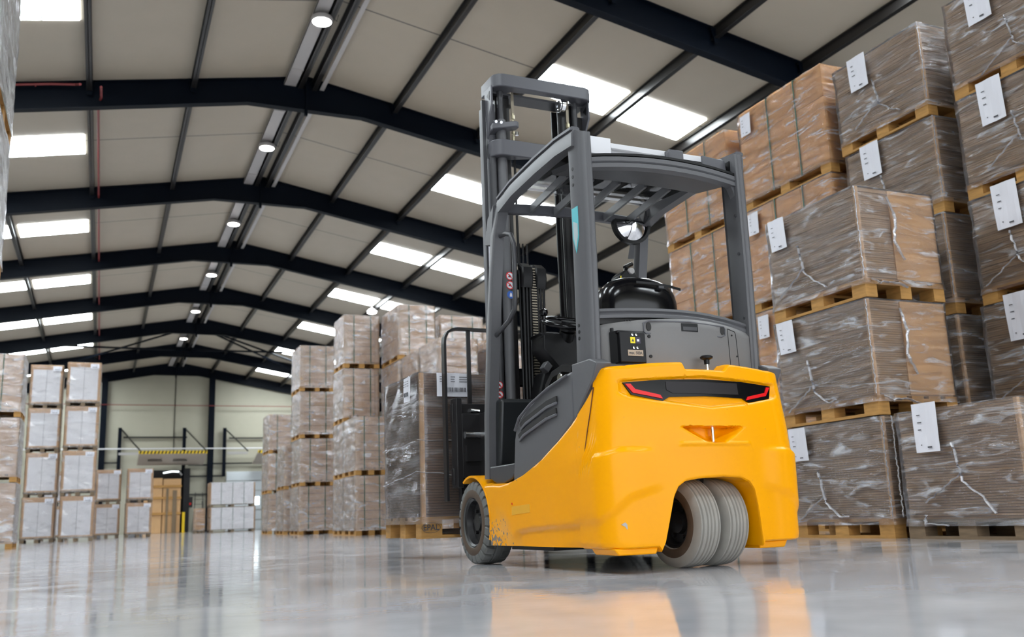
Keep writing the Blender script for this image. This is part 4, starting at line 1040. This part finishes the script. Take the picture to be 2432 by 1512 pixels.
for P_ in ([(.235, 1.095), (.238, .90)], [(.238, 1.095), (.285, 1.085), (.292, 1.07), (.300, .90)], [(-.235, 1.05), (-.236, .90)]):
    b = MB(); b.sweep([(u, hood_v(u)+.0005, z) for u, z in P_], [(-.0016, -.0016), (.0016, -.0016), (.0016, .0016), (-.0016, .0016)], up=(0, 1, 0)); part(b, 'panel_seam', 'black', hood)
# cross tube over the hood, joining the posts
b = MB(); b.sweep([(u, -1.372+.03*(u/.45)**2, 1.163-.05*((u+.03)/.45)**2*(.35 if u < -.03 else 1)) for u in [-.455+.0885*i for i in range(11)]], [(-.02, -.024), (.02, -.024), (.022, -.010), (.014, .0), (.022, .008), (.02, .020), (-.02, .022)]); part(b, 'lower_cross_tube', 'grey', smooth=True, angle=30)
b = MB(); b.box(-.44, .42, -1.36, -1.25, 1.10, 1.135); part(b, 'hood_gap', 'darkin')
# socket box
t = empty('socket_box', (0, 0, 0)); t.parent = FK
b = MB(); b.prism([(-.40, hood_v(-.4)-.012, .915), (-.40, hood_v(-.4)-.012, 1.055), (-.375, hood_v(-.38)-.03, 1.06), (-.375, hood_v(-.38)-.03, .915)], (.03, .02, 0)); part(b, 'socket_side', 'black', t)
b = MB(); b.box(-.375, -.240, hood_v(-.3)-.030, hood_v(-.3)+.04, .912, 1.053); b.box(-.38, -.235, hood_v(-.3)-.02, hood_v(-.3)+.04, 1.045, 1.06); part(b, 'socket_body', 'black', t, bevel=.004)
b = MB(); b.tube([(-.385, hood_v(-.38)-.005, 1.05), (-.385, hood_v(-.38)-.005, 1.075)], .008, 10); part(b, 'cap_pin', 'black', t)
yf = hood_v(-.3)-.031
b = MB(); b.box(-.321, -.296, yf-.001, yf, 1.000, 1.028); b1 = part(b, 'warning_sticker', 'yel2', t)
b = MB(); b.prism([(-.3085, yf-.0018, 1.021), (-.315, yf-.0018, 1.008), (-.302, yf-.0018, 1.008)], (0, .0005, 0)); part(b, 'symbol', 'ink', b1)
b = MB(); b.box(-.293, -.268, yf-.001, yf, 1.000, 1.028); b2 = part(b, 'manual_sticker', mat('dark_sticker', (.03, .02, .05), .4), t)
b = MB(); b.box(-.287, -.275, yf-.0018, yf-.001, 1.009, 1.019); part(b, 'symbol', 'paper', b2)
for x, z in ((-.310, 1.040), (-.290, 1.040), (-.306, .980), (-.287, .980)):
    b = MB(); b.lathe([(-.005, 0), (-.004, .006), (0, .007)], (x, yf, z), 14, 'y'); part(b, 'rivet', 'chrome', t, smooth=True)
b = MB(); b.box(-.338, -.258, yf-.002, yf, .942, .969); stk = part(b, 'rating_plate', 'beige', t)
def text(txt, size, loc, rot, m_, parent, name='lettering', align='CENTER', ext=.0003, sx=1):
    cu = bpy.data.curves.new(name, 'FONT'); cu.body = txt; cu.size = size; cu.extrude = ext; cu.align_x = align; cu.align_y = 'CENTER'; cu.offset = size*.012
    o = bpy.data.objects.new(name, cu); C.objects.link(o); cu.materials.append(M[m_] if isinstance(m_, str) else m_); o.location = loc; o.rotation_euler = rot; 
    me = bpy.data.meshes.new_from_object(o); q = bpy.data.objects.new(name, me); C.objects.link(q)
    q.location = loc; q.rotation_euler = rot; q.scale = (sx, 1, 1); q.parent = parent; bpy.data.objects.remove(o); return q
text('max. 500A', .0195, (-.298, yf-.0026, .955), (PI/2, 0, 0), 'ink', stk, sx=.82)

# --- cabin interior
seat = empty('seat', (0, 0, 0)); seat.parent = FK
def superpt(cx, cy, z, ax_, ay_, n_, a):
    c_, s_ = math.cos(a), math.sin(a); return (cx+ax_*math.copysign(abs(c_)**(2/n_), c_), cy+ay_*math.copysign(abs(s_)**(2/n_), s_), z)
b = MB(); prof = [(1.18, .212, .12), (1.22, .216, .125), (1.27, .214, .125), (1.31, .205, .12), (1.345, .182, .108), (1.37, .148, .09), (1.387, .10, .06), (1.392, .0, .0)]
vs = []; K = 40
for z, ax_, ay_ in prof: vs += [superpt(-.072, -1.12, z, ax_, ay_, 2.6, 2*PI*i/K) for i in range(K)]
b.add(vs, [(j*K+i, j*K+(i+1) % K, (j+1)*K+(i+1) % K, (j+1)*K+i) for j in range(len(prof)-1) for i in range(K)]); sb = part(b, 'seat_shell', 'blackgloss', seat, smooth=True, angle=60)
b = MB(); b.sweep([(-.14, -1.243, 1.345), (-.05, -1.25, 1.342), (.05, -1.246, 1.335), (.12, -1.235, 1.326)], [(-.002, -.006), (.002, -.006), (.002, .006), (-.002, .006)]); part(b, 'shell_ridge', 'black', sb)
b = MB(); b.box(-.02, .012, -1.256, -1.24, 1.318, 1.334); part(b, 'buckle', 'grey2', sb, bevel=.003)
b = MB(); b.box(-.27, .14, -1.06, -.62, .90, .99); part(b, 'seat_cushion', 'black', seat, bevel=.03, seg=3)
b = MB(); b.box(-.25, .11, -1.10, -1.02, .98, 1.34); part(b, 'backrest_cushion', 'black', seat, bevel=.03, seg=3)
b = MB(); b.sweep([(-.345, -.98, .955), (-.345, -.88, .975), (-.345, -.77, .96), (-.345, -.70, .91), (-.345, -.68, .86)], [(-.035, -.02), (.035, -.02), (.035, .012), (.02, .022), (-.02, .022), (-.035, .012)], up=(0, 0, 1)); arm = part(b, 'armrest', 'black', seat, smooth=True, angle=50)
b = MB(); b.lathe([(-.035, 0), (-.035, .022), (-.03, .026)], (-.352, -.86, .925), 20, 'x'); part(b, 'armrest_knob', 'chrome', arm, smooth=True)
# terminal on a bracket behind the right shoulder
tb = empty('terminal_bracket', (0, 0, 0)); tb.parent = FK
b = MB(); b.prism([(.12, -.62, 1.44), (.30, -.62, 1.44), (.28, -.62, 1.50), (.16, -.62, 1.50)], (0, .06, 0)); part(b, 'arm', 'black', tb, bevel=.006)
b = MB(); b.prism([(.125, -.66, 1.50), (.225, -.66, 1.50), (.25, -.66, 1.53), (.235, -.66, 1.575), (.165, -.66, 1.58), (.13, -.66, 1.55)], (0, .10, 0)); part(b, 'housing', 'black', tb, bevel=.01)
b = MB(); b.tube([(.20, -.62, 1.56), (.205, -.62, 1.60)], .018, 12, up=(0, 1, 0)); b.tube([(.19, -.62, 1.605), (.25, -.60, 1.635)], .012, 10); part(b, 'joint', 'blackgloss', tb, smooth=True)
b = MB(); b.lathe([(-.02, 0), (-.02, .017), (-.005, .02)], (.205, -.65, 1.575), 16, 'y'); part(b, 'knob', 'galv', tb, smooth=True)
b = MB(); b.box(.132, .137, -.665, -.66, 1.528, 1.542); part(b, 'indicator', 'yel2', tb)
# steering wheel and column
sw = empty('steering_wheel', (0, 0, 0)); sw.parent = FK
ctr = Vector((-.055, -.38, 1.318)); tilt = Matrix.Rotation(math.radians(22), 3, 'X')
b = MB(); b.tube([ctr+tilt @ Vector((.155*math.cos(a), .155*math.sin(a), 0)) for a in [2*PI*i/40 for i in range(40)]], .014, 12, up=(0, .3, 1), closed=True); part(b, 'rim', 'blackgloss', sw, smooth=True)
b = MB()
for a in (.4, 2.6, 4.7): b.bar(ctr, ctr+tilt @ Vector((.15*math.cos(a), .15*math.sin(a), 0)), .035, .012)
b.tube([ctr+Vector((0, .02, -.04)), ctr+Vector((0, 0, .012))], .045, 16, up=(0, 1, 0)); part(b, 'hub', 'black', sw, smooth=True, angle=40)
kp = ctr+tilt @ Vector((-.15, .02, 0)); b = MB(); b.lathe([(0, .012), (.03, .012), (.035, .02), (.05, .026), (.065, .024), (.072, .012), (.073, 0)], kp, 20, 'z'); part(b, 'spinner_knob', 'blackgloss', sw, smooth=True)
b = MB(); b.tube([ctr+Vector((.0, .02, -.04)), (-.04, -.22, 1.10), (-.04, -.16, .90), (-.04, -.14, .5)], .045, 14, up=(0, 1, 0)); part(b, 'steering_column', 'black', smooth=True)
b = MB(); b.prism([(-.21, -.36, 1.245), (-.235, -.36, 1.262), (.18, -.36, 1.262), (.18, -.36, 1.10), (.08, -.36, 1.03), (-.10, -.36, 1.04), (-.215, -.36, 1.17)], (0, .16, 0)); part(b, 'display_console', 'black', bevel=.012)
b = MB(); b.prism([(-.23, -.38, 1.06), (-.20, -.38, 1.10), (-.17, -.38, 1.07), (-.20, -.38, 1.03)], (0, .06, 0)); part(b, 'side_lever', 'grey2', bevel=.005)
b = MB(); b.hexa([(-.30, -.16, .45), (.40, -.16, .45), (.40, -.06, .45), (-.30, -.06, .45)], [(-.16, -.25, 1.06), (.36, -.25, 1.06), (.36, -.12, 1.06), (-.16, -.12, 1.06)]); part(b, 'front_console', 'black', bevel=.01)
b = MB(); b.hexa([(-.462, -.24, .46), (.30, -.24, .46), (.30, -.09, .46), (-.462, -.09, .46)], [(-.462, -.30, .892), (.30, -.30, .892), (.30, -.12, .90), (-.462, -.12, .90)]); part(b, 'dashboard_cowl', mat('cowl_black', (.014, .016, .018), .35), bevel=.02, seg=3)
b = MB(); b.box(-.47, .47, -1.0, -.22, .50, .525); part(b, 'floor_mat', 'mat_floor', bevel=.005)
b = MB(); b.prism([(-.505, -.215, .525), (-.505, -.545, .525), (-.505, -.545, .47), (-.505, -.50, .445), (-.505, -.40, .425), (-.505, -.30, .43), (-.505, -.215, .46)], (.15, 0, 0)); part(b, 'step', 'grey2', bevel=.008)
b = MB(); b.prism([(.505, -.215, .525), (.505, -.545, .525), (.505, -.545, .47), (.505, -.50, .445), (.505, -.40, .425), (.505, -.30, .43), (.505, -.215, .46)], (-.15, 0, 0)); part(b, 'step', 'grey2', bevel=.008)
# grab handle on the left front post
b = MB(); b.tube([(-.47, -.34, 1.80), (-.47, -.46, 1.79), (-.47, -.53, 1.765), (-.47, -.565, 1.70), (-.47, -.565, 1.62), (-.47, -.555, 1.40), (-.47, -.54, 1.34), (-.47, -.47, 1.295), (-.47, -.24, 1.235)], .013, 12, up=(1, 0, 0)); part(b, 'grab_handle', 'grey2', smooth=True)
# mirror under the front crossbar
mr_ = empty('rear_view_mirror', (0, 0, 0)); mr_.parent = FK
mc = Vector((.36, -.40, 1.940)); b = MB(); n = 24; rr = .119
vs = []; rings = 6
for j in range(rings+1):
    q = j/rings
    for i in range(n+1):
        a = PI+PI*i/n; vs.append((mc.x+rr*.93*q*math.cos(a), mc.y-.05-.05*math.cos(q*PI/2)*1.0, mc.z-.012+rr*q*math.sin(a)*.98))
b.add(vs, [(j*(n+1)+i, j*(n+1)+i+1, (j+1)*(n+1)+i+1, (j+1)*(n+1)+i) for j in range(rings) for i in range(n)]); part(b, 'mirror_glass', 'mirror', mr_, smooth=True, angle=180)
b = MB(); P_ = [(mc.x+rr*math.cos(PI+PI*i/n), mc.y-.05, mc.z-.008+rr*math.sin(PI+PI*i/n)) for i in range(n+1)]
b.sweep(P_+[(mc.x+rr*.98, mc.y-.05, mc.z), (mc.x-rr*.98, mc.y-.05, mc.z)], [(-.009, -.014), (.009, -.014), (.009, .014), (-.009, .014)], up=(0, 1, 0), closed=True)
b.prism([(p[0], p[1]+.012, p[2]) for p in P_], (0, .02, 0)); part(b, 'mirror_frame', 'black', mr_)

# --- mast
def channel(x, s, w_=.038, d_=.12, y=.03, z0=.12, z1=2.9, t_=.014):   # C section opening inwards (towards the centre)
    b = MB(); b.prism([(x, y, z0), (x, y+d_, z0), (x-s*w_, y+d_, z0), (x-s*w_, y+d_-t_, z0), (x-s*t_, y+d_-t_, z0), (x-s*t_, y+t_, z0), (x-s*w_, y+t_, z0), (x-s*w_, y, z0)], (0, 0, z1-z0)); return b
mast = empty('mast', (0, 0, 0)); mast.parent = FK
for s in (-1, 1):
    xo = .345
    b = channel(s*xo, s, .055, .13, .02, .12, 2.80 if s < 0 else 2.80); o = part(b, 'outer_channel', 'mastgrey' if s < 0 else 'blacksteel', mast, bevel=.003)
    b = MB(); x_ = s*(xo+.018); b.box(x_-.012, x_+.012, .03, .05, .5, 2.82); part(b, 'edge_strip', 'grey2', o)
    b = channel(s*.285, s, .045, .11, .03, .15, 2.86); part(b, 'inner_channel', 'blacksteel', mast, bevel=.003)
    b = channel(s*.238, s, .055 if s < 0 else .075, .10, .035, .15, 2.86); part(b, 'centre_channel', 'blacksteel', mast, bevel=.003)
    b = MB(); b.tube([(s*.265, -.005, .3), (s*.265, -.005, 2.68)], .032 if s < 0 else .030, 24, up=(0, 1, 0)); o = part(b, 'lift_cylinder', 'grey' if s < 0 else 'blackgloss', mast, smooth=True)
    b = MB(); b.tube([(s*.265, -.005, 2.68), (s*.265, -.005, 2.90)], .02, 20, up=(0, 1, 0)); part(b, 'piston_rod', 'grey2', o, smooth=True)
    if s < 0:
        b = MB(); b.tube([(-.325, .0, .3), (-.325, .0, 2.45)], .022, 20, up=(0, 1, 0)); part(b, 'hydraulic_pipe', 'grey2', mast, smooth=True)
    # lift chain with threaded anchor
    cx = s*.182 if s < 0 else .21
    b = MB(); nn = 40
    for i in range(nn): b.box(cx-.010, cx+.010, -.012, -.004, 2.73+.0044*i, 2.7327+.0044*i)
    b.box(cx-.005, cx+.005, -.010, -.006, 2.72, 2.905); ch = part(b, 'lift_chain', 'chain', mast)
    b = MB(); b.tube([(cx, -.01, 2.55), (cx, -.01, 2.74)], .006, 8, up=(0, 1, 0)); b.tube([(cx, -.01, 2.70), (cx, -.01, 2.725)], .014, 6, up=(0, 1, 0)); b.tube([(cx, -.01, 2.60), (cx, -.01, 2.615)], .013, 6, up=(0, 1, 0)); part(b, 'chain_anchor', mat('anchor_brass', (.55, .5, .35), .35, metal=.6), ch, smooth=True, angle=30)
    b = MB(); b.tube([(cx, -.012, .5), (cx, -.012, 2.55)], .008, 8, up=(0, 1, 0)); part(b, 'hose', 'black', mast)
for x in (-.155, -.130, -.100, .145, .17):
    b = MB(); b.tube([(x, .03, .45), (x, .03, 1.9 if x < 0 else 2.5)], .0055, 8, up=(0, 1, 0)); part(b, 'hose', 'black', mast)
def yoke(z, h_, x0, x1, name, yb=-.075, m_='mastgrey', wid=.05, hollow=True):
    """flat C-shaped yoke bar with rounded ends, seen from behind"""
    b = MB(); r_ = .07
    P_ = [(x0, .13), (x0, yb+r_)]+[(x0+r_-r_*math.cos(math.radians(a)), yb+r_-r_*math.sin(math.radians(a))) for a in (15, 30, 45, 60, 75, 90)]
    P_ += [(x1-r_+r_*math.sin(math.radians(a)), yb+r_-r_*math.cos(math.radians(a))) for a in (0, 15, 30, 45, 60, 75, 90)]+[(x1, .13)]
    inner = [(x1-wid*1.1, .13), (x1-wid*1.4, .05), (x1-.14, yb+.075), ((x0+x1)/2+.08, yb+wid), ((x0+x1)/2-.08, yb+wid), (x0+.14, yb+.075), (x0+wid*1.4, .05), (x0+wid*1.1, .13)]
    b.prism([(x, y, z) for x, y in P_+inner], (0, 0, h_)); return part(b, name, m_, mast, bevel=.006)
yoke(2.875, .085, -.335, .365, 'top_yoke', yb=-.095, wid=.06)
b = MB(); b.box(-.31, .34, .0, .12, 2.862, 2.876); part(b, 'yoke_underplate', 'grey2', mast)
yoke(2.425, .105, -.345, .30, 'middle_yoke', yb=-.08, wid=.03)
yoke(1.02, .10, -.33, .33, 'lower_yoke', yb=.06, wid=.03, m_='blacksteel')
for s in (-1, 1):   # head gussets with a triangular lightening hole
    x_ = -.352 if s < 0 else .335
    b = MB(); b.prism([(x_, -.065, 2.88), (x_, -.065, 2.76), (x_, -.02, 2.70), (x_, -.015, 2.60), (x_, .02, 2.56), (x_, .04, 2.88)], (.012, 0, 0)); o = part(b, 'head_gusset', 'mastgrey', mast, bevel=.002)
    b = MB(); b.prism([(x_-.002, -.045, 2.85), (x_-.002, -.04, 2.79), (x_-.002, .0, 2.83)], (.016, 0, 0)); part(b, 'gusset_hole', 'black', o)
b = MB(); b.prism([(-.345, -.06, 2.595), (-.19, -.075, 2.625), (-.165, -.06, 2.625), (-.165, -.02, 2.625), (-.345, .03, 2.58)], (0, 0, .04)); clampo = part(b, 'cylinder_clamp', 'mastgrey', mast, bevel=.006)
for x in (-.325, -.29):
    b = MB(); b.tube([(x, -.07, 2.64), (x, -.045, 2.65)], .01, 8); part(b, 'clamp_bolt', 'chrome', clampo)
b = MB(); b.tube([(-.175, -.045, 2.58), (-.175, -.045, 2.60)], .012, 10, up=(0, 1, 0)); part(b, 'anchor_nut', 'chrome', clampo)
# pulley wheel high on the right
b = MB(); b.lathe([(-.02, .0), (-.02, .030), (-.012, .046), (.012, .046), (.02, .03), (.02, 0)], (.165, -.02, 2.84), 28, 'x'); b.lathe([(-.024, .034), (-.024, .042), (-.018, .042)], (.165, -.02, 2.84), 28, 'x'); part(b, 'chain_pulley', 'chrome', mast, smooth=True, angle=30)
# free-lift cylinder heads with hose reels in the middle
for x, tw in ((-.158, 0), (-.062, .01)):
    b = MB(); b.sweep([(x, -.06+tw, 1.60), (x, -.075+tw, 1.66), (x, -.07+tw, 1.715), (x, -.03+tw, 1.742), (x, .03+tw, 1.742), (x, .07+tw, 1.71), (x, .085+tw, 1.62)], [(-.036, -.012), (.036, -.012), (.036, .006), (.028, .014), (-.028, .014), (-.036, .006)], up=(0, -1, .3)); part(b, 'hose_guide', 'black', mast, smooth=True, angle=40)
    for dx in (-.022, .0, .022):
        b = MB(); b.tube([(x+dx, -.062+tw, 1.68), (x+dx*.9, -.050+tw, 1.2), (x+dx*.8, -.04+tw, .55)], .0095, 8, up=(0, 1, 0)); part(b, 'hydraulic_hose', 'black', mast, smooth=True)
b = MB()
for i in range(52): b.box(-.127, -.093, -.062, -.045, 1.715-.0165*i, 1.7225-.0165*i)
part(b, 'leaf_chain', 'chain', mast)
b = MB(); b.box(-.125, -.095, -.05, -.03, .85, 1.73); part(b, 'chain_backing', 'black', mast)
b = MB(); b.tube([(-.11, .03, .3), (-.11, .03, 1.68)], .04, 20, up=(0, 1, 0)); part(b, 'free_lift_cylinder', 'blackgloss', mast, smooth=True)
# safety stickers on the cylinder
def round_sign(x, y, z, r_, ring, kind):
    t = empty('safety_sticker', (x, y, z)); t.parent = FK
    b = MB(); b.lathe([(0, 0), (0, r_)], (0, 0, 0), 28, 'y'); 
    if kind == 'no':
        part(b, 'sticker_face', 'paper', t)
        b = MB(); b.lathe([(-.0006, r_*.80), (-.0006, r_)], (0, 0, 0), 28, 'y'); part(b, 'red_ring', 'red', t)
        b = MB(); b.bar((-r_*.6, -.0008, r_*.6), (r_*.6, -.0008, -r_*.6), .0012, r_*.18, up=(1, 0, 1)); part(b, 'red_bar', 'red', t)
        b = MB(); b.prism([(-r_*.5, -.0004, -r_*.3), (r_*.4, -.0004, -r_*.3), (r_*.3, -.0004, 0), (-.1*r_, -.0004, .45*r_), (-r_*.3, -.0004, 0)], (0, -.0002, 0)); part(b, 'pictogram', 'ink', t)
    else:
        part(b, 'sticker_face', 'blue', t)
        b = MB(); b.prism([(-r_*.3, -.0006, -r_*.5), (r_*.35, -.0006, -r_*.5), (r_*.3, -.0006, .2*r_), (0, -.0006, .6*r_), (-r_*.25, -.0006, .1*r_)], (0, -.0003, 0)); part(b, 'pictogram', 'paper', t)
    return t
round_sign(-.258, -.0395, 1.668, .026, 'red', 'no'); round_sign(-.258, -.0395, 1.612, .026, 'red', 'no'); round_sign(-.256, -.0395, 1.553, .024, 'blue', 'do')
round_sign(-.343, -.024, 1.008, .022, 'red', 'no'); round_sign(-.343, -.024, .952, .022, 'red', 'no')
b = MB(); b.box(-.366, -.344, .018, .0192, 1.70, 1.86); part(b, 'capacity_sticker', 'paper')
b = MB(); b.box(-.39, -.31, .0, .018, .88, 1.18); part(b, 'mast_bracket', 'grey2')
# carriage, backrest, forks (lifted with the load)
ZL = .10
car = empty('fork_carriage', (0, 0, 0)); car.parent = FK
b = MB(); b.box(-.42, .42, .56, .60, .85, .97); part(b, 'upper_bar', 'blacksteel', car, bevel=.004)
b = MB(); b.box(-.42, .42, .56, .60, .46, .56); part(b, 'lower_bar', 'blacksteel', car, bevel=.004)
for s in (-1, 1):
    b = MB(); b.box(s*.415, s*.375, .50, .60, .44, 1.0); b.box(s*.38, s*.23, .50, .56, .5, .9); b.box(s*.26, s*.21, .15, .56, .50, .90); part(b, 'carriage_plate', 'blacksteel', car, bevel=.004)
b = MB(); b.tube([(-.36, .50, .765), (.1, .50, .765)], .022, 16); part(b, 'sideshift_cylinder', 'chrome', car, smooth=True)
b = MB(); b.box(-.36, .36, .47, .52, .60, .70); part(b, 'cross_plate', 'blacksteel', car)
b = MB(); b.box(-.36, .30, .515, .525, .585, .60); part(b, 'cylinder_rod', 'chrome', car)
b = MB(); b.tube([(-.30, .545, .925), (-.24, .545, .920)], .012, 10); part(b, 'grease_nipple', 'chrome', car, smooth=True)
b = MB(); fr_ = [(-.452, .60, .36), (-.452, .60, 1.36), (-.448, .60, 1.40), (-.43, .60, 1.435), (-.40, .60, 1.455), (-.36, .60, 1.463), (.36, .60, 1.463), (.40, .60, 1.455), (.43, .60, 1.435), (.448, .60, 1.40), (.452, .60, 1.36), (.452, .60, .36)]
b.sweep(fr_, [(-.008, -.026), (.008, -.026), (.008, .026), (-.008, .026)], up=(0, 1, 0)); br = part(b, 'load_backrest', 'blacksteel', car)
for x in (-.28, .0, .28):
    b = MB(); b.box(x-.013, x+.013, .595, .61, .90, 1.462); part(b, 'backrest_bar', 'blacksteel', br)
for s in (-1, 1):
    x = s*.30
    b = MB(); b.box(x-.05, x+.05, .62, .66, ZL+.055, .98); b.hexa([(x-.05, .62, ZL+.055), (x+.05, .62, ZL+.055), (x+.05, 1.50, ZL+.07), (x-.05, 1.50, ZL+.07)], [(x-.05, .62, ZL+.095), (x+.05, .62, ZL+.095), (x+.05, 1.50, ZL+.082), (x-.05, 1.50, ZL+.082)]); part(b, 'fork', 'blacksteel', car, bevel=.004)

# --- the lifted load (world frame, turned like the truck)
def fkw(u, v, z):
    c_, s_ = math.cos(.020), math.sin(.020); return (2.447+c_*u-s_*v, 5.037+s_*u+c_*v, z)
ld = load('darksheets', -.57, .60, .765, 1.54, .135, 1.075, .135, film='film3', wood='wood', seed=1,
          label=[('y', -.35, .90, .24, .155, True), ('x', -.235, .885, .13, .16, True)])
ld.location = fkw(.015, 1.155, .135); ld.rotation_euler = (0, 0, .020)
tag(ld, 'film-wrapped brown cardboard pallet raised on the forks of the yellow forklift', 'pallet load')
film_fold(ld, [(-.60, -.36, .62), (-.60, .0, .60), (-.602, .36, .60)], .003); film_fold(ld, [(-.60, -.385, .62), (-.2, -.402, .615), (.3, -.402, .60)], .003)
film_fold(ld, [(-.60, -.385, .42), (-.4, -.402, .40), (.1, -.402, .33)], .003); film_fold(ld, [(-.60, -.36, .42), (-.60, .1, .38), (-.602, .36, .36)], .003)
wp = [c_ for c_ in ld.children if c_.name.startswith('wooden_pallet')][0]
text('EPAL', .052, (-.517, -.3885, .068), (PI/2, 0, 0), 'ink', wp, 'pallet_stamp', sx=.95)
b = MB(); b.sweep([(-.517+.062*math.cos(a), -.3885, .068+.032*math.sin(a)) for a in [2*PI*i/32 for i in range(32)]], [(-.001, -.001), (.001, -.001), (.001, .001), (-.001, .001)], up=(0, 1, 0), closed=True); b.build('stamp_ring', 'ink', wp)
